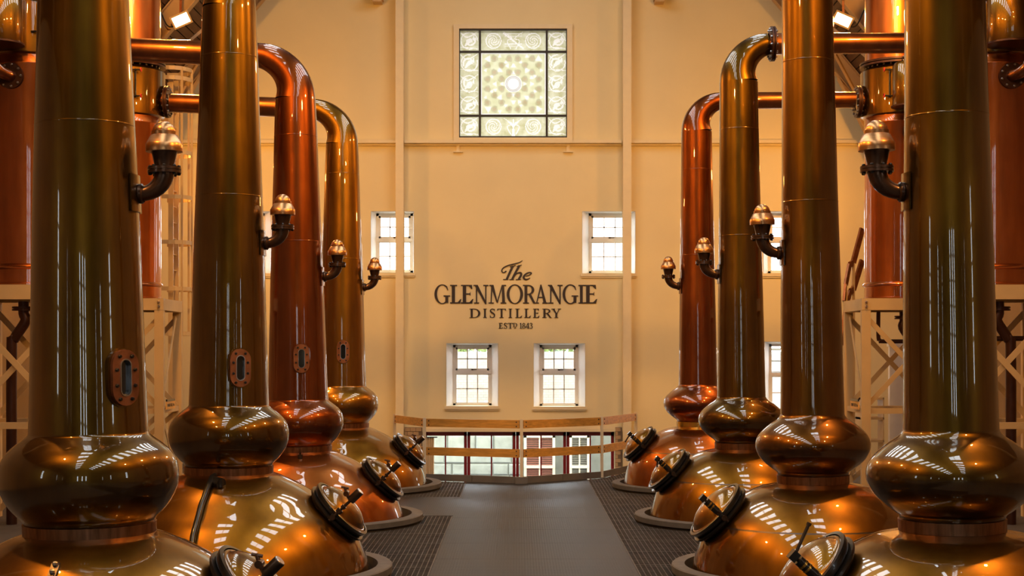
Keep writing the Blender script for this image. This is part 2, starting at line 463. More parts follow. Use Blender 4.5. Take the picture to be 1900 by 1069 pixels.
for (n, f, b, l), fh, bh in zip(wins, fr_h, bk_h):
    window(n, fh, bh, l, tilt=(n == 'window_7'))

# --- stained glass window
sg = sempty('window_8', 'square etched glass window with spiral ornament high on end wall', ((SGF[0] + SGF[2]) / 2, WALL, SGF[1]))
def sgx(px): return wx(px) - sg.location.x
def sgz(py): return wz(py) - SGF[1]
xs = [851, 890.5, 1014.5, 1053]; ys = [255, 215, 96.5, 55]
f = MB()
for x in xs: f.box((sgx(x) - (0.02 if x in (890.5, 1014.5) else 0.028), -0.035, 0), (sgx(x) + (0.02 if x in (890.5, 1014.5) else 0.028), 0.03, sgz(55)))
for y in ys: f.box((sgx(851), -0.036, sgz(y) - 0.02), (sgx(1053), 0.03, sgz(y) + 0.02))
f.build('lead_frame', 'lead', sg)
tr = MB()
for a, b in (((842, 263), (852, 48)), ((1052, 263), (1062, 48))):
    tr.box((sgx(a[0]), -0.06, sgz(a[1])), (sgx(b[0]), 0.0, sgz(b[1])))
tr.box((sgx(842), -0.062, sgz(54)), (sgx(1062), 0, sgz(46)))
tr.box((sgx(842), -0.062, sgz(264)), (sgx(1062), 0, sgz(256)))
tr.build('window_surround', 'trim', sg)
def ribbon(pts, widths, n=6):
    q = catmull([(p[0], p[1], 0) for p in pts], n)
    m_ = len(q); out = []
    for i, p in enumerate(q):
        a = q[max(0, i - 1)]; b = q[min(m_ - 1, i + 1)]; d = (b - a); d.normalize(); nn = Vector((-d.y, d.x, 0))
        u = i / (m_ - 1) * (len(widths) - 1); k = min(int(u), len(widths) - 2); w = widths[k] + (widths[k + 1] - widths[k]) * (u - k)
        l = p + nn * w / 2; r = p - nn * w / 2
        out.append(((l.x, l.y), (r.x, r.y)))
    return out
def ringpairs(cx, cz, ro, ri, n=24, a0=0, a1=360):
    return [((cx + ro * math.cos(R(a0 + (a1 - a0) * i / n)), cz + ro * math.sin(R(a0 + (a1 - a0) * i / n))),
             (cx + ri * math.cos(R(a0 + (a1 - a0) * i / n)), cz + ri * math.sin(R(a0 + (a1 - a0) * i / n)))) for i in range(n + 1)]
def spiral(cx, cz, r, a0, turns, w, sgn=1, n=14):
    pts = []
    for i in range(n + 1):
        t = i / n; a = R(a0) + sgn * turns * 2 * math.pi * t; q = r * (1 - 0.86 * t)
        pts.append((cx + q * math.cos(a), cz + q * math.sin(a)))
    return ribbon(pts, [w, w * 0.8], 2)
class Etch:
    """collects the etched white shapes of one glass panel, then lays the panel as a fine mosaic of tinted cells"""
    def __init__(s): s.q = []
    def strip(s, pairs, *a):
        for (l, r), (l2, r2) in zip(pairs, pairs[1:]): s.q.append((l, r, r2, l2))
    def prism(s, poly, *a): s.q.append(tuple(poly))
    def pane(s, x0, z0, x1, z1, base, parent, c=.0115):
        nx = round((x1 - x0) / c); nz = round((z1 - z0) / c); hit = set()
        for q in s.q:
            ax = [p[0] for p in q]; az = [p[1] for p in q]
            for a in range(max(0, int((min(ax) - x0) / (x1 - x0) * nx)), min(nx - 1, int((max(ax) - x0) / (x1 - x0) * nx)) + 1):
                for b in range(max(0, int((min(az) - z0) / (z1 - z0) * nz)), min(nz - 1, int((max(az) - z0) / (z1 - z0) * nz)) + 1):
                    px = x0 + (a + .5) * (x1 - x0) / nx; pz = z0 + (b + .5) * (z1 - z0) / nz; sg_ = 0; ok = True
                    for k in range(len(q)):
                        (ux, uz), (vx, vz) = q[k], q[(k + 1) % len(q)]
                        cr0 = (vx - ux) * (pz - uz) - (vz - uz) * (px - ux)
                        if abs(cr0) < 1e-12: continue
                        if sg_ == 0: sg_ = 1 if cr0 > 0 else -1
                        elif (cr0 > 0) != (sg_ > 0): ok = False; break
                    if ok: hit.add((a, b))
        m_ = MB()
        m_.v = [(x0 + (x1 - x0) * a / nx, 0, z0 + (z1 - z0) * b / nz) for b in range(nz + 1) for a in range(nx + 1)]
        m_.f = [(b * (nx + 1) + a, b * (nx + 1) + a + 1, (b + 1) * (nx + 1) + a + 1, (b + 1) * (nx + 1) + a) for b in range(nz) for a in range(nx)]
        me = m_.mesh('pane', base, 0); me.materials.append(M['stainwhite'])
        me.polygons.foreach_set('material_index', [1 if (a, b) in hit else 0 for b in range(nz) for a in range(nx)])
        return link('pane', me, parent)
random.seed(3)
for i in range(3):
    for j in range(3):
        x0, x1 = sgx(xs[i]) + 0.008, sgx(xs[i + 1]) - 0.008; z0, z1 = sgz(ys[j]) + 0.008, sgz(ys[j + 1]) - 0.008
        cx, cz = (x0 + x1) / 2, (z0 + z1) / 2; W, H = x1 - x0, z1 - z0
        o = Etch()
        if (i, j) == (1, 1):
            roundels = []
            o.strip([((x0, z0), (x0 + .03, z0)), ((x0, z1), (x0 + .03, z1))], -.004, .0)
            o.strip([((x1, z0), (x1 - .03, z0)), ((x1, z1), (x1 - .03, z1))], -.004, .0)
            o.strip([((x0 + .03, z0), (x0 + .03, z0 + .03)), ((x1 - .03, z0), (x1 - .03, z0 + .03))], -.004, .0)
            o.strip([((x0 + .03, z1), (x0 + .03, z1 - .03)), ((x1 - .03, z1), (x1 - .03, z1 - .03))], -.004, .0)
            for a in range(4):                      # triangular fields between the roundels
                ca, sa = math.cos(a * math.pi / 2), math.sin(a * math.pi / 2)
                for (u, v, q) in ((0, .36, .06), (.0, .22, .05), (.15, .43, .045), (-.15, .43, .045), (.50, .50, .08), (.36, .12, .05), (-.27, .27, .07), (.27, .55, .045), (-.27, .55, .045)):
                    pu, pv = u * 1.0, v * 1.0
                    o.prism([(cx + ca * (pu + q * dx) - sa * (pv + q * dz), cz + sa * (pu + q * dx) + ca * (pv + q * dz)) for dx, dz in ((-.9, -.5), (.9, -.5), (0, 1))], -.003, 0)
            o.strip(ringpairs(cx, cz, .172, .001, 30), -.006, -.001)
            pane = o.pane(x0, z0, x1, z1, 'stainbase', sg)
            c = MB(); c.strip(ringpairs(cx, cz, .15, .143), -.009, -.006); c.strip(ringpairs(cx, cz, .125, .119), -.009, -.006)
            c.build('centre_roundel', 'stainpale', pane)
            rd = MB()
            for k in range(3): rd.strip(spiral(0, 0, .070, k * 120, 0.95, .0055), -.006, -.003)
            rm = rd.mesh('spiral_roundel', 'stainbrown', 0)
            rr = MB()
            for k in range(3): rr.strip(spiral(0, 0, .040, k * 120 + 60, 0.6, .0055), -.0065, -.004)
            rrm = rr.mesh('spiral_core', 'stainred', 0)
            A = (400, 512, 578, 688); B = (347, 455, 632, 738)
            for k, yy in enumerate((325, 375, 430, 480, 555, 605, 660, 710)):
                for xx in (B if k in (1, 3, 4, 6) else A):
                    q = (sgx(820 + xx / 4.112), 0, sgz(30 + yy / 4.112))
                    a = link('spiral_roundel', rm, pane, q); a.rotation_euler = (0, R(random.uniform(0, 120)), 0)
                    b = link('spiral_core', rrm, pane, q); b.rotation_euler = a.rotation_euler
        else:
            n = 3 if H > 1 else (1 if W < 0.5 else 0)
            if n == 0:                               # wide panels
                for sx in (-1, 1):
                    ux = cx + sx * W * .30
                    o.strip(ringpairs(ux, cz, .16, .138), -.005, 0)
                    for k in range(3): o.strip(spiral(ux, cz, .12, k * 120 + 20, .75 * sx, .018), -.005, 0)
                    o.strip(ribbon([(cx + sx * .05, z0 + .05), (cx + sx * .12, cz), (cx + sx * .03, cz + .05), (cx + sx * .2, z1 - .03)], [.02, .012]), -.005, 0)
                if j == 2:
                    for dz in (-.11, -.07, .09, .13): o.strip([((cx - .17, cz + dz), (cx - .17, cz + dz + .014)), ((cx + .17, cz + dz), (cx + .17, cz + dz + .014))], -.005, 0)
                    o.strip(ribbon([(cx - .2, z1 - .06), (cx + .2, z0 + .06)], [.03, .03]), -.005, 0)
                else:
                    o.strip(ribbon([(cx, z0 + .01), (cx, cz - .02), (cx, z1 - .06)], [.07, .03, .02]), -.005, 0)
                    for k in range(5): o.strip(ribbon([(cx, cz - .02), (cx + (k - 2) * .03, cz + .06), (cx + (k - 2) * .06, cz + .1)], [.015, .02, .004]), -.005, 0)
            else:
                hh = H / n
                for k in range(n):
                    uz = z0 + hh * (k + .5); ro = min(W, hh) * .43; sg_ = 1 if k % 2 else -1
                    o.strip(ringpairs(cx, uz, ro, ro - .022, 22, 40 * k, 40 * k + 300), -.005, 0)
                    o.strip(spiral(cx, uz, ro * .75, 90 * k + 30, .8 * sg_, .035), -.005, 0)
                    o.strip(ribbon([(cx - ro * .5, uz - ro * .6), (cx, uz), (cx + ro * .4, uz + ro * .1), (cx + ro * .55, uz + ro * .6)], [.02, .09, .06, .01]), -.005, 0)
                    o.strip(ribbon([(x0 + .02, uz + hh * .4), (cx - ro * .2, uz + ro * .4), (x1 - .02, uz + hh * .46)], [.012, .03, .008]), -.005, 0)
                    o.strip(ribbon([(x0 + .01, uz - hh * .3), (cx + .03, uz - ro * .8), (x1 - .02, uz - hh * .38)], [.012, .02, .01]), -.005, 0)
            o.pane(x0, z0, x1, z1, 'stainpale', sg)

# --- lettering
def Rct(x0, y0, x1, y1): return ('p', [(x0, y0), (x1, y0), (x1, y1), (x0, y1)])
def Ply(*p): return ('p', list(p))
def Rng(cx, cy, rx, ry, tx, ty, a0, a1, n=22):
    o = []
    for i in range(n + 1):
        a = R(a0 + (a1 - a0) * i / n); c, s = math.cos(a), math.sin(a)
        o.append(((cx + rx * c, cy + ry * s), (cx + (rx - tx) * c, cy + (ry - ty) * s)))
    return ('s', o)
def Br(pts, w, n=6): return ('s', ribbon(pts, w, n))
SF = .055
GL = {
 'I': (.34, [Rct(.09, 0, .25, 1), Rct(0, 0, .34, SF), Rct(0, 1 - SF, .34, 1)]),
 'L': (.58, [Rct(.09, 0, .25, 1), Rct(0, 0, .52, SF + .01), Rct(0, 1 - SF, .36, 1), Ply((.36, .03), (.52, 0), (.58, .24), (.54, .24))]),
 'E': (.60, [Rct(.09, 0, .25, 1), Rct(0, 0, .54, SF + .01), Rct(0, 1 - SF, .52, 1), Ply((.38, .03), (.54, 0), (.60, .24), (.56, .24)),
             Ply((.36, .97), (.53, 1), (.55, .78), (.51, .78)), Rct(.25, .49, .44, .545), Ply((.42, .49), (.46, .40), (.46, .64), (.42, .545))]),
 'N': (.84, [Rct(.13, 0, .20, .95), Rct(.66, .0, .73, 1), Ply((.04, 1), (.23, 1), (.73, .04), (.73, -.04), (.66, -.04)),
             Rct(.02, 0, .31, SF), Rct(.0, 1 - SF, .2, 1), Rct(.55, 1 - SF, .84, 1)]),
 'M': (.96, [Ply((.11, 0), (.17, 0), (.21, 1), (.15, 1)), Ply((.10, 1), (.27, 1), (.50, .04), (.44, .04)), Ply((.44, .04), (.50, .04), (.78, 1), (.72, 1)),
             Ply((.74, 0), (.90, 0), (.84, 1), (.72, 1)), Rct(.0, 0, .28, SF), Rct(.65, 0, .96, SF), Rct(.05, 1 - SF, .2, 1), Rct(.75, 1 - SF, .95, 1)]),
 'O': (.86, [Rng(.43, .5, .43, .53, .145, .05, 0, 360, 36)]),
 'G': (.86, [Rng(.43, .5, .43, .53, .145, .05, 52, 318, 28), Ply((.62, .96), (.70, .91), (.76, .72), (.72, .72), (.64, .86)),
             Rct(.60, .04, .76, .42), Rct(.50, .38, .86, .435), Ply((.55, .0), (.76, .06), (.76, .16), (.60, .1))]),
 'R': (.80, [Rct(.09, 0, .25, 1), Rct(0, 0, .35, SF), Rct(0, 1 - SF, .32, 1), Rng(.30, .735, .36, .265, .15, .055, -90, 90, 18), Rct(.24, .47, .31, .525),
             Ply((.30, .50), (.47, .50), (.72, .04), (.80, 0), (.60, 0))]),
 'A': (.82, [Ply((.12, 0), (.18, 0), (.45, .9), (.42, 1.02), (.38, 1.0)), Ply((.36, 1.0), (.44, 1.02), (.75, 0), (.57, 0)), Rct(.21, .30, .60, .355), Rct(0, 0, .29, SF), Rct(.50, 0, .82, SF)]),
 'D': (.84, [Rct(.09, 0, .25, 1), Rct(0, 0, .40, SF), Rct(0, 1 - SF, .40, 1), Rng(.36, .5, .48, .5, .16, .055, -90, 90, 20)]),
 'T': (.76, [Rct(.30, 0, .46, 1), Rct(.21, 0, .55, SF), Rct(.03, 1 - SF - .01, .73, 1), Ply((0, .78), (.05, .78), (.12, .96), (.03, 1)), Ply((.76, .78), (.71, .78), (.64, .96), (.73, 1))]),
 'Y': (.84, [Rct(.34, 0, .50, .46), Rct(.25, 0, .59, SF), Ply((.06, 1), (.24, 1), (.49, .42), (.36, .42)), Ply((.66, 1), (.72, 1), (.50, .42), (.42, .42)), Rct(0, 1 - SF, .32, 1), Rct(.55, 1 - SF, .84, 1)]),
 'S': (.56, [Br([(.48, .80), (.36, .96), (.16, .93), (.08, .76), (.18, .60), (.38, .46), (.48, .28), (.40, .07), (.18, .03), (.05, .20)], [.05, .07, .09, .13, .16, .16, .13, .09, .06, .05]), Ply((.44, .98), (.50, .98), (.50, .72), (.46, .72)), Ply((.03, .0), (.09, .04), (.07, .28), (.03, .28))]),
 '1': (.36, [Rct(.12, 0, .26, 1), Rct(.02, 0, .36, SF), Ply((0, .86), (.02, .80), (.14, .88), (.2, 1), (.12, 1))]),
 '8': (.56, [Rng(.28, .75, .23, .25, .10, .05, 0, 360, 24), Rng(.28, .26, .28, .27, .12, .05, 0, 360, 24)]),
 '4': (.60, [Rct(.36, 0, .50, 1), Rct(.0, .24, .60, .31), Ply((0, .26), (.08, .26), (.44, 1), (.36, 1)), Rct(.28, 0, .58, SF)]),
 '3': (.52, [Br([(.04, .84), (.18, .97), (.38, .90), (.40, .70), (.20, .54)], [.05, .07, .12, .13, .06]), Br([(.20, .54), (.42, .42), (.44, .16), (.22, .03), (.02, .16)], [.06, .12, .14, .08, .06])]),
}
sign = thing('wall_lettering', 'dark brown raised lettering reading The Glenmorangie Distillery on cream wall', 'lettering', (wx(956), WALL, wz(612)))
def glyph(ch, px0, px1, pyb, pyt):
    w, parts = GL[ch]
    mb = MB(); sx = (wx(px1) - wx(px0)) / w; sz = wz(pyt) - wz(pyb); ox = wx(px0) - sign.location.x; oz = wz(pyb) - sign.location.z
    for n_, (k, d) in enumerate(parts):
        e = -.016 - .0004 * n_
        if k == 'p': mb.prism([(ox + x * sx, oz + z * sz) for x, z in d], e, .002)
        else: mb.strip([((ox + l[0] * sx, oz + l[1] * sz), (ox + r[0] * sx, oz + r[1] * sz)) for l, r in d], e, .002)
    mb.build('letter', 'letter', sign, sharp=0)
CR = 6.03
def cr(a): return 800 + a / CR
for ch, a, b in (('G', 37, 212), ('L', 212, 338), ('E', 334, 472), ('N', 476, 640), ('M', 642, 840), ('O', 845, 1028), ('R', 1028, 1180), ('A', 1150, 1305),
                 ('N', 1306, 1470), ('G', 1470, 1645), ('I', 1648, 1712), ('E', 1712, 1858)):
    glyph(ch, cr(a), cr(b), 475 + 532 / CR, 475 + 324 / CR)
for ch, a, b in (('D', 430, 550), ('I', 582, 622), ('S', 655, 718), ('T', 738, 838), ('I', 866, 906), ('L', 942, 1018), ('L', 1042, 1116), ('E', 1140, 1212), ('R', 1244, 1354), ('Y', 1346, 1454)):
    glyph(ch, cr(a), cr(b), 475 + 692 / CR, 475 + 590 / CR)
for ch, a, b in (('E', 756, 802), ('S', 812, 852), ('T', 856, 914), ('1', 992, 1014), ('8', 1018, 1054), ('4', 1056, 1098), ('3', 1100, 1136)):
    glyph(ch, cr(a), cr(b), 475 + 812 / CR, 475 + 750 / CR)
glyph('D', cr(916), cr(964), 475 + 794 / CR, 475 + 750 / CR)
mb = MB(); mb.box((wx(cr(928)) - sign.location.x, -.012, wz(475 + 810 / CR) - sign.location.z), (wx(cr(950)) - sign.location.x, .002, wz(475 + 803 / CR) - sign.location.z))
mb.build('underline', 'letter', sign)
def script(strokes):
    mb = MB()
    for n_, (pts, ws) in enumerate(strokes):
        pr = ribbon([(wx(cr(x)) - sign.location.x, wz(475 + y / CR) - sign.location.z) for x, y in pts], [w / CR / S0 for w in ws], 8)
        mb.strip(pr, -.016 - .0004 * n_, .002)
    mb.build('letter', 'letter', sign, sharp=0)
script([([(1022, 52), (985, 74), (930, 90), (860, 108), (806, 136), (790, 170), (812, 187), (842, 168)], [6, 10, 14, 14, 13, 12, 12, 14]),
        ([(915, 112), (880, 185), (845, 264)], [26, 25, 25]), ([(805, 265), (862, 262)], [9, 9]), ([(880, 122), (945, 106)], [7, 9])])
script([([(988, 106), (945, 185), (905, 265)], [24, 25, 25]), ([(955, 118), (1012, 101)], [7, 9]), ([(876, 266), (926, 264)], [9, 9]),
        ([(925, 235), (962, 195), (1000, 190), (1006, 214), (978, 262)], [8, 12, 22, 25, 22]), ([(948, 266), (1004, 262)], [9, 9])])
script([([(1060, 228), (1106, 210), (1120, 192), (1096, 185), (1056, 206), (1034, 240), (1054, 263), (1086, 258), (1106, 244)], [8, 12, 16, 12, 20, 24, 20, 12, 7])])

# --- ledge, brackets, columns
t1 = MB(); z = wz(265)
for a, b in ((-HW, wx(736)), (wx(751), wx(1152)), (wx(1168), HW)):
    t1.box((a, WALL - .17, z - .025), (b, WALL, z + .035)); t1.box((a, WALL - .07, z - .06), (b, WALL, z - .025))
struct(t1.build('trim_1', 'trim'), 'long cream ledge across the end wall below the etched window')
for px, s in ((850, 'left'), (1054, 'right')):
    b = MB(); b.box((wx(px) - .03, WALL - .05, wz(281)), (wx(px) + .03, WALL, wz(270))); b.box((wx(px) - .095, WALL - .07, wz(283)), (wx(px) + .095, WALL, wz(281)))
    tag(b.build('ledge_bracket', 'trim'), f'small cream bracket under the ledge at the {s} of the etched window', 'bracket', 'brackets under the wall ledge')
for px0, px1, s in ((736, 750.5, 'left'), (1154.5, 1169.5, 'right')):
    e = thing('steel_column', f'tall cream steel column standing before the end wall, {s} of the lettering', 'column', ((wx(px0) + wx(px1)) / 2, WALL - .13, LOW), 'cream steel columns on the end wall')
    w = (wx(px1) - wx(px0)) / 2; h = roof_z(e.location.x) - .3 - LOW
    c = MB(); c.box((-w, -.15, 0), (w, -.135, h)); c.build('flange', 'trim', e)
    c = MB(); c.box((-.008, -.135, 0), (.008, .125, h)); c.build('web', 'trim', e)
    c = MB(); c.box((-w, .112, 0), (w, .127, h)); c.build('flange', 'trim', e)
    c = MB(); c.box((-w - .05, -.2, 0), (w + .05, .128, .02)); c.build('base_plate', 'trim', e)
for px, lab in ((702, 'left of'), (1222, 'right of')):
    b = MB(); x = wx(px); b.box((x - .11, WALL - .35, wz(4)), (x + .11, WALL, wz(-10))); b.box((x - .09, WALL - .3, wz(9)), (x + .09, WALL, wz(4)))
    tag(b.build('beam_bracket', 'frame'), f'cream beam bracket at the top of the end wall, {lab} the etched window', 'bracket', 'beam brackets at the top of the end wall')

# --- other walls
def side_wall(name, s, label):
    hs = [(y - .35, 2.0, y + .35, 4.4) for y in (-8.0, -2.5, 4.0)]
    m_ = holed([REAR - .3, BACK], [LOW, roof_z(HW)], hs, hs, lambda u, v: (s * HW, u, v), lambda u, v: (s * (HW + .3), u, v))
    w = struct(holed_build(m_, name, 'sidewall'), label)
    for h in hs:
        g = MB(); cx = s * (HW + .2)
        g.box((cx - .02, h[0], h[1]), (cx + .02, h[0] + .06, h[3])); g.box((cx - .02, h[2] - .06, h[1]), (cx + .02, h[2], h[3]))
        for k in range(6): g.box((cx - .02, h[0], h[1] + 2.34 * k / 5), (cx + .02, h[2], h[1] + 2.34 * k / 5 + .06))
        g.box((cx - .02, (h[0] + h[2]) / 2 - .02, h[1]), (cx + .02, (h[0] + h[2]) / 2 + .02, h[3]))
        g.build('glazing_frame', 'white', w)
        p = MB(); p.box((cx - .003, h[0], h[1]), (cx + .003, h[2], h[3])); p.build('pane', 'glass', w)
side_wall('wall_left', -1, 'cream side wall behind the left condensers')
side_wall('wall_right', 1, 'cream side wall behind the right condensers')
hs = [(x - .33, 1.6, x + .33, 5.6) for x in (-2.2, 0.1, 2.0)]
m_ = holed([-HW, HW], [LOW, 15.5], hs, hs, lambda u, v: (u, REAR, v), lambda u, v: (u, REAR - .3, v))
wr = struct(holed_build(m_, 'wall_front', 'rear', cuts), 'rear wall of the still house behind the viewer')
for h in hs:
    g = MB(); cy = REAR - .2
    g.box((h[0], cy - .02, h[1]), (h[0] + .06, cy + .02, h[3])); g.box((h[2] - .06, cy - .02, h[1]), (h[2], cy + .02, h[3]))
    for k in range(7): g.box((h[0], cy - .02, h[1] + (h[3] - h[1] - .06) * k / 6), (h[2], cy + .02, h[1] + (h[3] - h[1] - .06) * k / 6 + .06))
    g.build('glazing_frame', 'white', wr)
    p = MB(); p.box((h[0], cy - .003, h[1]), (h[2], cy + .003, h[3])); p.build('pane', 'glass', wr)

# --- roof: slopes with two rows of skylights, plank lining, steel rafters
ceil = sempty('ceiling', 'steep timber lined roof with skylights and steel rafters')
SKY = [(-8.0 + 2.3 * k, -8.0 + 2.3 * k + 1.15) for k in range(15)]
sx0, sx1 = 2.0, 3.7
csl = math.cos(math.atan(SL)); ssl = math.sin(math.atan(SL))
for s in (-1, 1):
    hs = [(a, sx0, b, sx1) for a, b in SKY]
    m_ = holed([REAR - .3, BACK], [0, HW + .3], hs, hs, lambda u, v: (s * v, u, roof_z(v)), lambda u, v: (s * (v + .12 * ssl), u, roof_z(v) + .12 * csl))
    o = holed_build(m_, 'roof_slope', 'under'); o.parent = ceil
    g = MB()
    for a, b in SKY:
        for v in (sx0, (sx0 + sx1) / 2, sx1):
            g.bar((s * v, a, roof_z(v) + .06), (s * v, b, roof_z(v) + .06), .07, .07)
        for y in (a, b): g.bar((s * sx0, y, roof_z(sx0) + .06), (s * sx1, y, roof_z(sx1) + .06), .05, .07, (0, 1, 0))
    g.build('skylight_frame', 'frame', ceil)
    for a, b in SKY:
        p = MB(); p.add([(s * sx0, a, roof_z(sx0) + .1), (s * sx1, a, roof_z(sx1) + .1), (s * sx1, b, roof_z(sx1) + .1), (s * sx0, b, roof_z(sx0) + .1)], [(0, 1, 2, 3)])
        p.build('skylight_pane', 'glass', ceil, sharp=0)
    # planks along the hall, lower part of the slope
    pw = .165; dx = pw * csl
    pl = MB(); pl.box((0, REAR, -.012), (pw - .016, WALL, .012)); plm = pl.mesh('plank', 'board', 0)
    n = int((HW - 3.82) / dx)
    for k in range(n):
        x = HW - .02 - k * dx
        o = link('plank', plm, ceil, (s * x - s * .03 * ssl, 0, roof_z(x) - .03 * csl))
        o.rotation_euler = (0, (math.pi + math.atan(SL)) if s > 0 else -math.atan(SL), 0)
    up = MB(); up.add([(0, REAR, roof_z(0) - .05), (0, WALL, roof_z(0) - .05), (s * sx0, WALL, roof_z(sx0) - .05), (s * sx0, REAR, roof_z(sx0) - .05)], [(0, 1, 2, 3)])
    up.build('ridge_lining', 'board', ceil, sharp=0)
    # I-section rafters
    nin = Vector((-s * ssl, 0, -csl)); d = Vector((s * csl, 0, -ssl))
    for y in (28.9, 25.8, 21.2, 16.6, 12.0, 7.4, 2.8, -1.8, -6.4, -11):
        a = Vector((0, y, roof_z(0))) + nin * .06; b = Vector((s * (HW - .1), y, roof_z(HW - .1))) + nin * .06
        r_ = MB()
        r_.bar(a + nin * .16, b + nin * .16, .02, .30, nin); r_.bar(a + nin * .01, b + nin * .01, .17, .02, nin); r_.bar(a + nin * .32, b + nin * .32, .17, .022, nin)
        # haunch down to the wall head
        h0 = b - d * 2.6
        r_.add([h0 + nin * .33 - Vector((0, .01, 0)), b + nin * .33 - Vector((0, .01, 0)), b + nin * .95 - Vector((0, .01, 0)),
                h0 + nin * .33 + Vector((0, .01, 0)), b + nin * .33 + Vector((0, .01, 0)), b + nin * .95 + Vector((0, .01, 0))],
               [(0, 1, 2), (3, 5, 4), (0, 2, 5, 3), (1, 4, 5, 2), (0, 3, 4, 1)])
        r_.bar(h0 + nin * .34, b + nin * .96, .17, .022, nin)
        r_.build('rafter', 'rafter', ceil)
    br = MB()                                          # wind bracing rods between the last rafters
    for (xa, ya, xb, yb) in ((3.9, 28.8, 7.2, 25.9), (6.9, 28.8, 4.4, 25.9)):
        br.bar((s * xa - s * .3, ya, roof_z(xa) - .3), (s * xb - s * .3, yb, roof_z(xb) - .3), .05, .05)
    br.build('bracing', 'rafter', ceil)

# ------------------------------------------------------------------ floor
STILL_Y = [9.8, 14.43, 19.06, 23.69]
LX, RX = -2.77, 2.83
RAILP = [(-2.19, 26.7), (-1.57, 25.2), (.05, 24.6), (1.42, 25.7), (2.14, 27.5)]
fl = MB()
poly = [(-HW, REAR), (HW, REAR), (HW, 27.6), (2.14, 27.6)] + RAILP[::-1][1:-1] + [(-2.19, 26.7), (-2.19, 27.6), (-HW, 27.6)]
n = len(poly)
fl.add([(x, y, -.06) for x, y in poly] + [(x, y, -.3) for x, y in poly], [tuple(range(n)), tuple(range(2 * n - 1, n - 1, -1))] + [(i, i + n, (i + 1) % n + n, (i + 1) % n) for i in range(n)])
floor = struct(fl.build('floor', 'voidshade', sharp=0), 'raised still house deck with grey walkway and open gratings')
ML, MR = -.858, 1.16
def edge_y(x):
    for (x0, y0), (x1, y1) in zip(RAILP, RAILP[1:]):
        if x0 <= x <= x1: return y0 + (y1 - y0) * (x - x0) / (x1 - x0)
    return 27.5
y = REAR
while y < 24.5:
    y2 = min(y + 1.3, 24.58)
    p = MB(); p.box((ML, y, -.06), (MR, y2 - .004, 0)); p.build('floor_plate', 'mat', floor, sharp=0); y = y2
p = MB()
pts = [(ML, 24.58), (MR, 24.58), (MR, edge_y(MR)), (.05, 24.6), (ML, edge_y(ML))]
p.add([(x, yy, -.06) for x, yy in pts] + [(x, yy, 0) for x, yy in pts], [(4, 3, 2, 1, 0), (5, 6, 7, 8, 9)] + [(i, (i + 1) % 5, (i + 1) % 5 + 5, i + 5) for i in range(5)])
p.build('floor_plate', 'mat', floor, sharp=0)
# solid plate between the two left gratings, cut round the kerb rings
def circ_x(side, y, r):
    """innermost |x| reached from the aisle at this y, stopping at a ring"""
    X = LX if side < 0 else RX; best = None
    for c in STILL_Y:
        if abs(y - c) < r:
            q = math.sqrt(r * r - (y - c) ** 2)
            best = X + q if side < 0 else X - q
    return best if best is not None else side * 3.0
p = MB(); N = 30; vs = []; fs = []
for i in range(N + 1):
    yy = 19.75 + (22.3 - 19.75) * i / N; xx = circ_x(-1, yy, 1.5)
    vs += [(ML, yy, 0), (xx, yy, 0), (ML, yy, -.05), (xx, yy, -.05)]
for i in range(N):
    a = 4 * i; b = a + 4; fs += [(a, a + 1, b + 1, b), (a + 2, b + 2, b + 3, a + 3)]
fs += [(0, 2, 3, 1), (4 * N, 4 * N + 1, 4 * N + 3, 4 * N + 2)]
p.add(vs, fs); p.build('floor_plate', 'mat', floor, sharp=0)
# side decks behind the stills
for s in (-1, 1):
    p = MB(); p.box((s * 3.0, REAR, -.06), (s * HW, 27.6, 0)); p.build('deck_slab', 'deck', floor, sharp=0)
    if s > 0: p = MB(); p.box((1.165, REAR, -.06), (3.0, 8.0, -.001)); p.build('deck_slab', 'deck', floor, sharp=0)
    else: p = MB(); p.box((-3.0, REAR, -.06), (-.862, 8.0, -.001)); p.build('deck_slab', 'deck', floor, sharp=0)
# gratings: bearing bars and cross bars, each panel one part
def panel(x0, x1, y0, y1, X, rr):
    g = MB(); t = .0065; p = .052; zt = -.001; zb = -.034
    cs = [(X, c, rr) for c in STILL_Y]
    def segs(lo, hi, blocked):
        out = [(lo, hi)]
        for a, b in blocked:
            out = [q for (l, h) in out for q in ((l, min(h, a)), (max(l, b), h)) if q[1] - q[0] > .01]
        return out
    def cut_y(x): return [(c - math.sqrt(r * r - (x - cx) ** 2), c + math.sqrt(r * r - (x - cx) ** 2)) for cx, c, r in cs if abs(x - cx) < r]
    def cut_x(y): return [(cx - math.sqrt(r * r - (y - c) ** 2), cx + math.sqrt(r * r - (y - c) ** 2)) for cx, c, r in cs if abs(y - c) < r]
    nx = max(1, round((x1 - x0) / p)); ny = max(1, round((y1 - y0) / p))
    for i in range(nx + 1):
        x = x0 + .006 + (x1 - x0 - .012) * i / nx; w = t * (1.7 if i in (0, nx) else 1)
        hi = min(y1, edge_y(x) - .05)
        if hi <= y0: continue
        for a, b in segs(y0 + .004, hi - .004, cut_y(x)): g.box((x - w / 2, a, zb), (x + w / 2, b, zt))
    for j in range(ny + 1):
        y = y0 + .006 + (y1 - y0 - .012) * j / ny; w = t * (1.7 if j in (0, ny) else 1)
        bl = cut_x(y)
        if y > 24.4:
            q = [x0 + (x1 - x0) * k / 40 for k in range(41) if edge_y(x0 + (x1 - x0) * k / 40) - .05 > y]
            if not q: continue
            lo, hi = min(q), max(q)
        else: lo, hi = x0, x1
        for a, b in segs(lo + .004, hi - .004, bl): g.box((a, y - w / 2, zb), (b, y + w / 2, zt + .0004))
    if g.v: g.build('grating_panel', 'grate', floor, sharp=0)
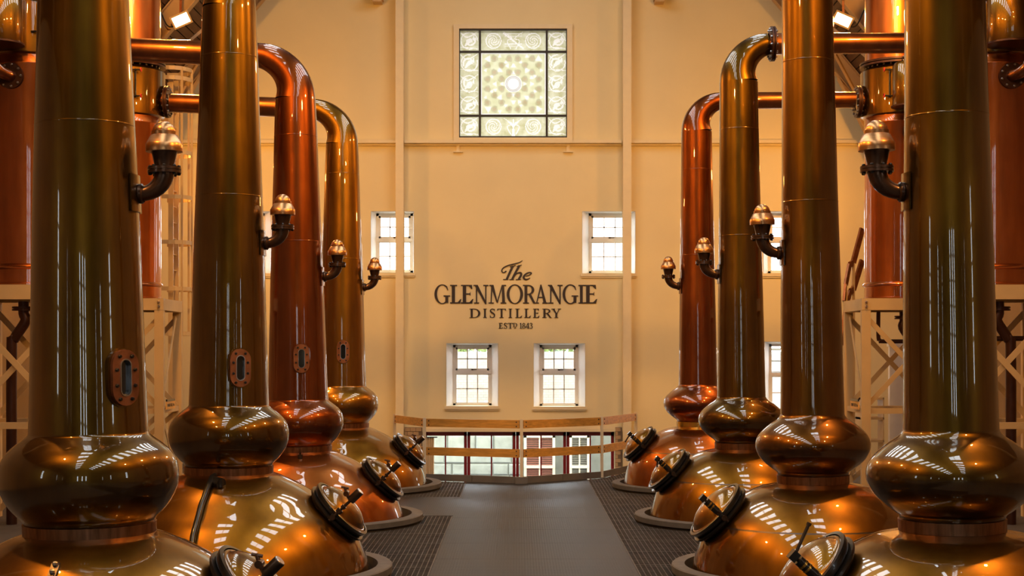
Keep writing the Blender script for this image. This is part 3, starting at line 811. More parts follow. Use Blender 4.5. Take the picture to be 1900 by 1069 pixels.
def grid(x_edges, ylo, yhi, step, X, rr):
    y = ylo
    while y < yhi - .05:
        y2 = min(y + step, yhi)
        for a, b in zip(x_edges, x_edges[1:]): panel(a, b, y, y2, X, rr)
        y = y2
grid([MR + .004, 2.05, 2.95], 12.2, 27.4, 1.0, RX, 1.30)
grid([-2.55, -1.75, ML - .004], 12.2, 19.75, .94, LX, 1.50)
grid([-2.15, ML - .004], 22.3, 26.6, 1.1, LX, 1.50)
# toe boards along the deck edge, in lengths
for (x0, y0), (x1, y1) in zip(RAILP, RAILP[1:]):
    for k in range(2):
        a = (x0 + (x1 - x0) * k / 2, y0 + (y1 - y0) * k / 2, .055); b = (x0 + (x1 - x0) * (k + .992) / 2, y0 + (y1 - y0) * (k + .992) / 2, .055)
        t = MB(); t.bar(a, b, .02, .11); t.build('toe_board', 'toe', floor, sharp=0)
for s in (-1, 1):
    e0 = RAILP[0] if s < 0 else RAILP[-1]
    t = MB(); t.box((e0[0], 27.56, 0), (s * HW, 27.58, .11)); t.build('toe_board', 'toe', floor, sharp=0)
low = MB(); low.box((-HW, REAR, LOW - .2), (HW, BACK, LOW)); struct(low.build('floor_lower', 'ground', sharp=0), 'grey ground floor below the deck edge')

# --- guard railing
rl = thing('guard_railing', 'curved guard railing of varnished boards on cream posts at deck edge', 'railing', (0, 24.6, 0))
def rlp(p, z): return (p[0], p[1] - 24.6, z)
for i, p in enumerate(RAILP):
    c = MB(); c.bar(rlp(p, 0), rlp(p, 1.05), .05, .05, (0, 1, 0)); c.build('post', 'post', rl)
    c = MB(); c.box((p[0] - .1, p[1] - 24.6 - .05, 0), (p[0] + .1, p[1] - 24.6 + .03, .105)) if i == 2 else c.box((p[0] - .06, p[1] - 24.6 - .06, 0), (p[0] + .06, p[1] - 24.6 + .06, .012))
    c.build('post_foot', 'toe', rl)
bolt = MB(); bolt.lathe([(.011, 0), (.011, .006), (.006, .01)], 8, axis_m((0, 0, 0), (0, -1, 0)), False, True); boltm = bolt.mesh('bolt', 'black')
for (p, q) in zip(RAILP, RAILP[1:]):
    d = Vector((q[0] - p[0], q[1] - p[1], 0)); L = d.length; d.normalize(); nrm2 = Vector((d.y, -d.x, 0))
    if nrm2.y > 0: nrm2 = -nrm2
    for zc in (.965, .49):
        a = Vector(rlp(p, zc)) + d * .035; b = Vector(rlp(q, zc)) - d * .035
        c = MB(); c.bar(a, b, .03, .135); o = c.build('rail_board', 'rail', rl)
        for u in (.05, L - .12):
            for dz in (-.035, .035):
                bo = link('bolt', boltm, o, a + d * u + nrm2 * .015 + Vector((0, 0, dz)))

# --- red doors with brick piers, head board, curtain
dx0, dz0, dx1, dz1 = DOOR
hd = MB(); hd.box((dx0 - .25, WALL - .06, wz(801)), (dx1 + .25, WALL + .02, wz(795))); hd.box((dx0 - .2, WALL - .03, wz(795)), (dx1 + .2, WALL + .0, wz(790)))
struct(hd.build('trim_2', 'trim'), 'cream head board above the red doors')
leafs = [786, 866.5, 957, 1051, 1140]
for k in range(4):
    x0, x1 = wx(leafs[k]), wx(leafs[k + 1])
    e = sempty(f'door_{k + 1}', ['dark red glazed door leaf beside the cream curtain', 'dark red glazed door leaf left of the middle rail post', 'dark red glazed door leaf right of the middle rail post', 'dark red glazed door leaf beside the right brick pier'][k], ((x0 + x1) / 2, WALL + .1, LOW))
    w = (x1 - x0) / 2; h = dz1 - LOW - .01; st = .062
    f = MB(); f.box((-w + .004, -.03, 0), (-w + st, .03, h)); f.box((w - st, -.03, 0), (w - .004, .03, h)); f.box((-w + .004, -.03, h - .075), (w - .004, .03, h)); f.box((-w + .004, -.03, 0), (w - .004, .03, .25))
    f.build('leaf_frame', 'doorred', e)
    m2 = MB(); m2.box((-.014, -.02, .25), (.014, .02, h - .075)); m2.build('mullion', 'doorred', e)
    for a, b in ((-w + st, -.014), (.014, w - st)):
        p = MB(); p.box((a, -.004, .25), (b, .004, h - .075)); p.build('pane', 'glass', e)
    if k in (1, 2):
        p = MB(); s = 1 if k == 1 else -1; p.cyl((s * (w - .03), -.07, 1.0), (s * (w - .03), -.07, 1.25), .012, n=10); p.box((s * (w - .03) - .01, -.07, 1.0), (s * (w - .03) + .01, -.03, 1.02)); p.box((s * (w - .03) - .01, -.07, 1.23), (s * (w - .03) + .01, -.03, 1.25)); p.build('door_handle', 'steel', e)
bk = MB(); bk.box((0, 0, 0), (.104, .06, .067)); bkm = bk.mesh('brick', 'brick', 0)
for px0, px1, s in ((751.5, 784, 'left'), (1141.5, 1153.5, 'right')):
    x0, x1 = wx(px0), wx(px1)
    e = thing('brick_pier', f'buff brick pier at the {s} side of the red doors', 'pier', ((x0 + x1) / 2, WALL - .075, LOW), 'brick piers beside the red doors')
    c = MB(); c.box((x0 - e.location.x, .012, 0), (x1 - e.location.x, .058, wz(793) - LOW)); c.build('mortar', 'bmortar', e, sharp=0)
    zz = wz(793) - LOW - .075; r_ = 0
    while zz > .3:
        x = x0 - e.location.x - (.055 if r_ % 2 else 0)
        while x < x1 - e.location.x - .02:
            if x >= x0 - e.location.x - .001 and x + .104 <= x1 - e.location.x + .03: link('brick', bkm, e, (x, 0, zz))
            elif x < x0 - e.location.x:
                o = link('brick', bkm, e, (x0 - e.location.x, 0, zz)); o.scale = (.45, 1, 1)
            x += .112
        zz -= .077; r_ += 1
        if r_ > 18: break
cu = MB(); pr = []
for i in range(41):
    u = i / 40; x = wx(790) + (wx(806) - wx(790)) * u; pr.append((x, WALL - .10 + .025 * math.sin(u * 25)))
vs = []
for x, y in pr: vs += [(x, y, LOW + .05), (x, y, wz(812)), (x, y + .012, LOW + .05), (x, y + .012, wz(812))]
fs = []
for i in range(40):
    a = 4 * i; b = a + 4; fs += [(a, b, b + 1, a + 1), (a + 2, a + 3, b + 3, b + 2), (a + 1, b + 1, b + 3, a + 3)]
cu.add(vs, fs)
ct = thing('curtain', 'cream pleated curtain hanging at the left of the red doors', 'curtain', (wx(798), WALL - .1, LOW + .05))
cu.v = [(x - ct.location.x, y - ct.location.y, z - ct.location.z) for x, y, z in cu.v]
cu.build('curtain_cloth', 'curtain', ct, sharp=60)
cr_ = MB(); cr_.cyl((wx(788) - ct.location.x, 0, wz(811) - ct.location.z), (wx(812) - ct.location.x, 0, wz(811) - ct.location.z), .012, n=10)
for k in range(5): cr_.lathe([(.02, -.004), (.026, -.004), (.026, .004), (.02, .004), (.02, -.004)], 12, axis_m((wx(791 + k * 3.6) - ct.location.x, 0, wz(812.5) - ct.location.z), (1, 0, 0)))
cr_.build('curtain_rod', 'black', ct)

# --- outside: stone wall, neighbouring sash windows, brick wall, paving
OUT = 33.2
g = MB(); g.box((-25, BACK, LOW - .1), (25, 70, LOW)); struct(g.build('floor_outside', 'ground', sharp=0), 'paved yard outside the red doors')
so = MB(); so.box((-3.2, OUT, LOW), (3.6, OUT + .4, 1.02)); sw = struct(so.build('wall_outside', 'mortar', sharp=0), 'pale stone wall of the yard seen through the red doors')
random.seed(11)
z = LOW
while z < 1.0:
    h = random.choice((.26, .32, .36)); h = min(h, 1.02 - z)
    x = -3.15 + random.uniform(0, .2)
    while x < .02:
        w = random.uniform(.32, .62); w = min(w, .05 - x)
        if w > .1:
            s_ = MB(); b = random.uniform(.02, .05)
            s_.add([(x, OUT, z + .01), (x + w - .015, OUT, z + .01), (x + w - .015, OUT, z + h - .01), (x, OUT, z + h - .01),
                    (x + .03, OUT - b, z + .035), (x + w - .045, OUT - b, z + .03), (x + w - .04, OUT - b, z + h - .04), (x + .025, OUT - b, z + h - .035)],
                   [(4, 5, 6, 7), (0, 1, 5, 4), (1, 2, 6, 5), (2, 3, 7, 6), (3, 0, 4, 7)])
            s_.build('stone', 'stone', sw, sharp=0)
        x += w
    z += h
for px0, px1, m2, lab in ((972, 1030, 'shutterred', 'white sash window with red blind outside, right of the middle rail post'), (1056, 1094, 'shutter', 'white sash window with grey blind outside, near the right brick pier')):
    x0, x1 = wx(px0, OUT), wx(px1, OUT); za, zb = -1.0, wz(806, OUT)
    e = thing('sash_window', lab, 'window', ((x0 + x1) / 2, OUT, za), 'sash windows of the building across the yard')
    w = (x1 - x0) / 2; h = zb - za; f = MB()
    f.box((-w, -.08, 0), (-w + .06, 0, h)); f.box((w - .06, -.08, 0), (w, 0, h)); f.box((-w, -.08, h - .07), (w, 0, h)); f.box((-w, -.09, h * .47 - .03), (w, 0, h * .47 + .03)); f.box((-.015, -.07, 0), (.015, 0, h)); f.box((-w - .05, -.12, -.06), (w + .05, 0, .04))
    f.build('window_frame', 'white', e)
    for k in range(26):
        s_ = MB(); s_.box((-w + .06, -.03, .05 + (h - .12) * k / 26), (w - .06, -.012, .05 + (h - .12) * (k + .7) / 26)); s_.build('slat', m2, e, sharp=0)
bw = MB(); bw.box((-9, 36, LOW), (9, 36.3, 2.16)); struct(bw.build('wall_yard', 'brickwall', sharp=0), 'pale brick wall seen through the lower windows')
random.seed(5)
for cx in (-1.3, .9):
    lf = MB()
    for k in range(120):
        a = random.uniform(0, 6.28); q = random.uniform(0, .55); c = Vector((cx + q * math.cos(a) * 1.3, 37 + random.uniform(-.3, .3), 2.16 + .28 * random.random() + .0))
        lf.box((-.06, -.02, -.03), (.06, .02, .03), Matrix.Translation(c) @ Matrix.Rotation(random.uniform(0, 6), 4, 'Y') @ Matrix.Rotation(random.uniform(0, 6), 4, 'X'))
    lf.box((cx - .05, 36.95, LOW), (cx + .05, 37.05, 2.2))
    o = lf.build('shrub', 'leaf', sharp=0); o['kind'] = 'stuff'; tag(o, 'pale green shrub top showing over the brick wall, behind the ' + ('left' if cx < 0 else 'right') + ' lower window', 'shrub')

# ------------------------------------------------------------------ pot stills
WASH_POT = [(.415, .985), (.48, .965), (.56, .93), (.68, .87), (.80, .795), (.93, .69), (1.06, .585), (1.16, .47), (1.24, .345), (1.30, .2), (1.345, .03), (1.375, -.2), (1.37, -.5), (1.28, -.85), (1.0, -1.15), (.5, -1.3), (.01, -1.33)]
SPIR_POT = [(.335, .98), (.41, .965), (.50, .945), (.60, .905), (.71, .845), (.82, .765), (.92, .675), (1.01, .56), (1.08, .43), (1.13, .29), (1.17, .13), (1.20, -.1), (1.21, -.4), (1.14, -.8), (.9, -1.1), (.5, -1.28), (.01, -1.32)]
WASH_BALL = [(.378, 1.635), (.384, 1.622), (.405, 1.603), (.455, 1.565), (.51, 1.515), (.552, 1.45), (.568, 1.375), (.565, 1.30), (.545, 1.235), (.508, 1.17), (.462, 1.115), (.425, 1.08), (.413, 1.055)]
SPIR_BALL = [(.303, 1.635), (.310, 1.618), (.335, 1.59), (.395, 1.55), (.455, 1.50), (.508, 1.445), (.538, 1.385), (.543, 1.33), (.528, 1.27), (.488, 1.205), (.43, 1.15), (.375, 1.108), (.343, 1.085), (.333, 1.06)]
WASH_NECK = [(.378, 1.635), (.366, 2.0), (.352, 2.5), (.332, 3.2), (.310, 3.8), (.287, 4.45), (.270, 5.0), (.252, 5.42)]
SPIR_NECK = [(.303, 1.635), (.296, 2.0), (.288, 2.6), (.276, 3.2), (.264, 3.8), (.254, 4.5), (.245, 5.1), (.240, 5.60)]
def sm(prof, n=4): return [(v.x, v.y) for v in catmull([(r, z, 0) for r, z in prof], n)]
def rad_at(prof, z):
    q = sorted(prof, key=lambda t: t[1])
    for (r0, z0), (r1, z1) in zip(q, q[1:]):
        if z0 <= z <= z1: return r0 + (r1 - r0) * (z - z0) / (z1 - z0)
    return q[-1][0]
bolt8 = MB(); bolt8.lathe([(.013, 0), (.013, .008), (.009, .014)], 6, None, False, True); B8 = bolt8.mesh('bolt', 'black', 20)
bolt8s = MB(); bolt8s.lathe([(.016, 0), (.016, .016), (.010, .024)], 6, None, False, True); B8S = bolt8s.mesh('bolt', 'steel', 20)

def ring_flange(mb, c, d, r, t, hole=0.0, n=32):
    mb.lathe([(hole, -t / 2), (r, -t / 2), (r, t / 2), (hole, t / 2)], n, axis_m(c, d), hole == 0, hole == 0)
def flange(parent, c, d, r, t, rin, nb, name='flange', mat='darkpipe', gap=.012, bolts=True, bm_=None):
    c = Vector(c); d = Vector(d).normalized(); f = MB()
    ring_flange(f, c - d * (t / 2 + gap / 2), d, r, t, rin); ring_flange(f, c + d * (t / 2 + gap / 2), d, r, t, rin); ring_flange(f, c, d, r * .9, gap * 1.1, rin)
    o = f.build(name, mat, parent)
    if bolts:
        m_ = axis_m(c, d)
        for k in range(nb):
            a = 2 * math.pi * k / nb + .2
            for s in (-1, 1):
                q = m_ @ Vector(((r * .84) * math.cos(a), (r * .84) * math.sin(a), s * (t + gap / 2)))
                b = link('bolt', bm_ or B8S, o, q); b.rotation_euler = (d * s).to_track_quat('Z', 'Y').to_euler()
    return o

def manway(st, s, pot, kind, az):
    """oval charging door on the aisle flank of the pot: s=+1 aisle lies to +x"""
    rc, zc = (1.045, .60) if kind == 'wash' else (.905, .69)
    el = R(43)
    n = Vector((s * math.cos(el) * math.cos(az), -math.cos(el) * math.sin(az), math.sin(el)))
    c = Vector((s * rc * math.cos(az), -rc * math.sin(az), zc)) - n * .03
    m_ = axis_m(c, n)
    sk = MB(); sk.lathe([(.262, -.06), (.285, .02), (.285, .06), (.312, .065), (.318, .075), (.318, .095), (.312, .10), (.275, .10)], 44, m_)
    door = sk.build('manway', 'black', st, label='black rimmed charging door with domed copper lid')
    lid = MB(); lid.lathe(sm([(.298, .10), (.300, .112), (.285, .122), (.27, .125), (.235, .165), (.17, .20), (.09, .22), (.004, .226)], 3), 44, m_)
    lid.build('lid', 'brown' if kind == 'wash' else 'gold', door, label='polished copper domed lid')
    rim = MB(); rim.lathe([(.300, .095), (.327, .10), (.327, .118), (.300, .122)], 44, m_); rim.build('clamp_ring', 'black', door)
    lip = MB()                                          # copper apron below the door
    lip.lathe([(.300, .0), (.335, .03), (.338, .05), (.300, .055)], 44, m_); lip.build('apron', 'black', door)
    # swing bolt on the side facing the camera
    x = m_.to_3x3()
    side = (Vector((0, -1, 0)) - n * Vector((0, -1, 0)).dot(n)).normalized()
    p0 = c + side * .325 + n * .07; p1 = p0 + n * .27
    hw = MB(); hw.cyl(p0 - n * .05, p1, .014, n=12)
    hw.cyl(p0 - side * .03, p0 + side * .03, .028, n=12); hw.cyl(p0 + n * .06, p0 + n * .10, .03, n=6); hw.cyl(p0 + n * .12, p0 + n * .15, .024, n=12)
    hw.build('swing_bolt', 'darksteel', door)
    up = n.cross(side)
    if up.z < 0: up = -up
    if kind == 'wash':
        w = MB(); w.lathe([(.036, 0), (.04, .01), (.04, .125), (.036, .13)], 20, axis_m(p1 - n * .045 + side * .01, n), True, True); w.build('counterweight', 'darksteel', door)
        e = MB(); e.lathe([(.037, 0), (.034, .003)], 20, axis_m(p1 + n * .085 + side * .01, n), True, True); e.build('weight_face', 'steel', door)
        v = MB(); q = p1 - n * .02 - Vector((s * .055, 0, 0)) + Vector((0, 0, .05))
        v.cyl(p1 - n * .05, q, .016, n=10); v.cyl(q - side * .035, q + side * .035, .026, n=12); v.cyl(q, q + Vector((-s * .02, 0, .06)), .016, .012, n=10); v.cyl(q + Vector((-s * .05, 0, .06)), q + Vector((s * .02, 0, .045)), .011, n=8)
        v.build('vent_cock', 'valve', door)
    else:
        w = MB(); w.cyl(p0 + n * .09, p0 + n * .235, .034, n=16); w.box((-.032, -.032, 0), (.032, .032, .05), axis_m(p1 - n * .02, n)); w.cyl(p0 + n * .02, p0 + n * .09, .022, n=12); w.build('screw_block', 'black', door)
        gl = MB(); gl.cyl(p0 + n * .15, p0 + n * .165, .037, n=16); gl.cyl(p0 + n * .185, p0 + n * .20, .037, n=16); gl.build('brass_ring', 'brass', door)
    return door, p1, n, side

def breather(st, s, kind, prof, z0=3.2):
    r = rad_at(prof, z0) - .005; off = .185
    sd = MB(); a0 = 0 if s > 0 else math.pi; vs = []; fs = []
    for i in range(9):
        a = a0 + (i - 4) / 4 * .36
        for q in (.004, .016):
            for z in (z0 - .14, z0 + .10): rr = rad_at(prof, z) + q; vs.append((rr * math.cos(a), rr * math.sin(a), z))
    for i in range(8):
        b = 4 * i; c = b + 4; fs += [(b + 2, b + 3, c + 3, c + 2), (b, c, c + 2, b + 2), (b + 1, b + 3, c + 3, c + 1)]
    fs += [(0, 2, 3, 1), (32, 33, 35, 34)]
    sd.add(vs, fs)
    p = [Vector((s * (r - .03), 0, z0 - .02)), Vector((s * (r + .03), 0, z0 - .02))]
    for k in range(1, 9):
        a = R(90 * k / 8); p.append(Vector((s * (r + .03 + (off - .03) * math.sin(a)), 0, z0 - .02 + .14 * (1 - math.cos(a)))))
    e = MB(); e.tube(p, [.05, .05] + [.05 + .002 * k for k in range(8)], 20); e.lathe([(.05, -.02), (.064, -.01), (.066, .01), (.055, .02)], 24, axis_m(p[1], (s, 0, 0)))
    el = e.build('breather_valve', 'valve', st, label='breather valve with dark elbow and shiny copper cap')
    sd.build('saddle_plate', st['mat'], el)
    cx, cz = p[-1].x, p[-1].z
    flange(el, (cx, 0, cz + .01), (0, 0, 1), .108, .016, .03, 8, 'flange', 'valve', .006, True, B8)
    c = MB(); c.lathe([(.062, .025), (.062, .035), (.082, .125), (.086, .13)], 28, Matrix.Translation((cx, 0, cz)), True); c.build('cup', 'valve', el)
    c = MB(); c.lathe([(.09, .128), (.118, .13), (.119, .145), (.119, .178), (.115, .184), (.088, .235), (.076, .242)], 36, Matrix.Translation((cx, 0, cz)), True); c.build('cap_skirt', 'cap', el)
    c = MB(); c.lathe([(.074, .238), (.081, .24), (.081, .262), (.074, .264)], 36, Matrix.Translation((cx, 0, cz))); c.build('cap_band', 'cap', el)
    c = MB(); c.lathe(sm([(.073, .262), (.068, .285), (.05, .31), (.025, .325), (.002, .329)], 3), 36, Matrix.Translation((cx, 0, cz))); c.build('cap_dome', 'cap', el)

def sight(st, prof, ang, z0):
    """oval bolted inspection glass; ang measured from -y towards +x"""
    r = rad_at(prof, z0); n = Vector((math.sin(R(ang)), -math.cos(R(ang)), 0)); x = Vector((0, 0, 1)).cross(n) * -1; x = n.cross(Vector((0, 0, 1))) * -1
    m_ = Matrix(((x.x, -n.x, 0, n.x * r), (x.y, -n.y, 0, n.y * r), (0, 0, 1, z0), (0, 0, 0, 1)))
    def oval(w, h, k=10):
        o = []
        for i in range(k + 1): a = math.pi * i / k; o.append((w * math.cos(a), h - w + w * math.sin(a)))
        for i in range(k + 1): a = math.pi + math.pi * i / k; o.append((w * math.cos(a), -(h - w) + w * math.sin(a)))
        return o
    def oring(mb, wo, ho, wi, hi, d0, d1):
        a = oval(wo, ho); b = oval(wi, hi); a.append(a[0]); b.append(b[0]); mb.strip(list(zip(a, b)), d0, d1, m_)
    f = MB(); oring(f, .098, .178, .04, .118, -.045, .04); f_o = f.build('sight_glass', 'plate', st, label='oval bolted copper plate framing a dark glass slot')
    f = MB(); oring(f, .112, .19, .07, .15, -.018, .06); f.build('weld_pad', st['mat'], f_o)
    f = MB(); oring(f, .042, .12, .036, .112, -.049, .03); f.build('slot_rim', 'steel', f_o)
    f = MB(); f.prism(oval(.037, .114), -.02, -.01, m_); f.build('glass', 'darkglass', f_o)
    for px, pz in ((-.045, .135), (.045, .135), (-.068, .05), (.068, .05), (-.068, -.05), (.068, -.05), (-.045, -.135), (.045, -.135)):
        b = link('bolt', B8, f_o, m_ @ Vector((px, -.045, pz))); b.rotation_euler = n.to_track_quat('Z', 'Y').to_euler()

COND_X = {-1: -6.15, 1: 5.97}
def still(i, side, kind, mat, label, dz, lean, sightang=None, sightz=2.0, arm_mat='pipe', collar='collar', extra_flange=False, neckmat=None):
    s = -side                       # direction of the aisle
    X = LX if side < 0 else RX; Y = STILL_Y[i]
    st = thing('pot_still', label, 'pot still', (X, Y, dz), 'wash stills on the left' if side < 0 else 'spirit stills on the right')
    st.rotation_euler = (0, R(lean), 0); st['mat'] = mat
    pot, ball, neck = (WASH_POT, WASH_BALL, WASH_NECK) if kind == 'wash' else (SPIR_POT, SPIR_BALL, SPIR_NECK)
    m_ = MB(); m_.lathe(sm(pot, 4), 96); m_.build('pot', {'olive': 'goldpot', 'brown': 'brownpot', 'gold': 'goldpot', 'red': 'redpot'}[mat], st)
    rc = pot[0][0]; zt = ball[-1][1]
    m_ = MB(); m_.lathe([(rc - .01, .975), (rc + .006, .98), (rc + .008, zt - .004), (rc - .01, zt)], 72); m_.build('collar_band', collar, st, label='worn copper band between pot and boil ball')
    m_ = MB(); m_.lathe(sm(ball, 5), 96); m_.build('boil_ball', {'olive': 'oliveball', 'brown': 'brownball'}.get(mat, mat), st)
    nm = neckmat or mat
    m_ = MB(); m_.lathe(sm(neck, 5), 72); m_.build('neck', nm, st)
    for z in (3.62, 4.95) if kind == 'wash' else (3.66, 5.0):
        m_ = MB(); r = rad_at(neck, z); m_.lathe([(r - .002, z - .010), (r + .0012, z - .003), (r + .0012, z + .003), (r - .002, z + .010)], 72); m_.build('neck_seam', nm, st)
    # bend and lyne arm
    Ro = .72 if kind == 'wash' else .62; zb = neck[-1][1]; r0 = neck[-1][0]; r1 = .155 if kind == 'wash' else .135
    path = []; rad = []; cx = r0 - Ro                     # bend centre, measured towards the condenser
    for k in range(15):
        t = k / 14; a = R(90) * t; r = r0 + (r1 - r0) * t; q = Ro - r
        path.append(Vector((s * (cx + q * math.cos(a)), 0, zb + q * math.sin(a)))); rad.append(r)
    m_ = MB(); m_.tube(path, rad, 48, False); m_.build('bend', nm, st)
    end = path[-1]; xc = COND_X[side] - X
    tgt = Vector((xc - side * .69, 0, end.z + (.09 if side < 0 else .02)))
    tgt.x -= math.sin(R(lean)) * tgt.z; tgt.z += tgt.x * math.sin(R(lean))
    m_ = MB(); m_.tube([end, end + (tgt - end) * .5, tgt], [r1, r1 * .97, r1 * .94], 40, False); m_.build('lyne_arm', arm_mat, st)
    if extra_flange: flange(st, end + Vector((-s * .05, 0, 0)), (1, 0, 0), r1 + .085, .02, r1 - .01, 12, 'flange', 'darkpipe')
    breather(st, s, kind, neck)
    if sightang is not None: sight(st, neck, sightang, sightz)
    res = manway(st, s, pot, kind, R(6))
    # pot seams
    if kind == 'spirit':
        z = .60; r = rad_at(pot, z); m_ = MB(); m_.lathe([(r + .012, z - .012), (r + .006, z - .004), (r - .004, z + .012)], 96); m_.build('pot_seam', 'darksteel', st)
    # kerb ring round the base
    ro, ri = (1.56, 1.42) if kind == 'wash' else (1.36, 1.235)
    k_ = MB(); k_.lathe([(ri, -.055), (ri, .105), (ro - .01, .105), (ro, .095), (ro, .035), (ro - .035, .03), (ro - .035, -.055)], 96)
    if i > 0:
        o = k_.build('kerb_ring', 'concrete', None, (X, Y, 0)); w = ['nearest', 'second', 'third', 'farthest'][i]
        tag(o, f'grey round kerb ring at the foot of the {w} still on the {"left" if side < 0 else "right"}', 'kerb', 'kerb rings round the stills')
    return st, res
L = [still(0, -1, 'wash', 'olive', 'nearest left pot still, bronze brown, cut off by the frame bottom', -.02, -.7, 50, 1.99),
     still(1, -1, 'wash', 'olive', 'second left pot still, olive brown with large oval sight glass', 0, .05, 26, 1.99),
     still(2, -1, 'wash', 'red', 'third left pot still with reddest neck and highest visible bend on the left', -.09, -.5, 15, 2.15),
     still(3, -1, 'wash', 'gold', 'farthest left pot still, golden brown, beside the end wall', -.02, 0, 9, 2.17)]
Rr = [still(0, 1, 'spirit', 'olive', 'nearest right pot still, bronze brown, at the frame edge', 0, -.8),
      still(1, 1, 'spirit', 'brown', 'second right pot still, brown copper with neck leaving the top of the frame', -.09, -.7),
      still(2, 1, 'spirit', 'olive', 'third right pot still, dark olive with bolted flange after its bend', -.055, -.5, extra_flange=True, arm_mat='pipe'),
      still(3, 1, 'spirit', 'red', 'farthest right pot still, bright red copper, beside the end wall', 0, -.35, collar='brass')]
# individual fittings
st = L[1][0]                                           # steel prop and black clamp on the shoulder of the second left still
p = MB(); p.tube([(-.04, -.47, .995), (-.05, -.56, .985), (-.075, -.90, .765), (-.09, -1.17, .52), (-.10, -1.30, .30)], .027, 14); p.cyl((-.03, -.56, .94), (.05, -.62, .93), .055, n=16); p.cyl((.04, -.62, .90), (.04, -.62, .98), .03, n=12); p.build('shoulder_pipe', 'black', st, label='black pipe running down the pot shoulder')
st = L[0][0]
p = MB(); mt = axis_m((-.01, -.735, .842), (0, -.55, .83)); p.box((-.025, -.06, 0), (.025, .06, .012), mt); o = p.build('name_tab', 'darksteel', st)
for q in (-.035, .035): b = link('bolt', B8S, o, mt @ Vector((0, q, .012)))
st = L[2][0]
p = MB(); p.cyl((.1, -.55, .92), (.1, -.55, .97), .03, n=12); p.cyl((.1, -.55, .97), (.1, -.55, 1.0), .012, n=10); p.build('shoulder_plug', 'darksteel', st)
for k, (dv, ln) in ((0, (Vector((.09, 0, .19)), 1)), (3, (Vector((-.07, 0, -.11)), .8)), (2, (Vector((-.005, 0, -.09)), .8))):
    st, (door, p1, n_, side_) = Rr[k]
    t = MB(); t.cyl(p1, p1 + dv, .011, n=10); t.cyl(p1 + dv, p1 + dv * 1.09, .016, n=10); t.build('tommy_bar', 'darksteel', door)

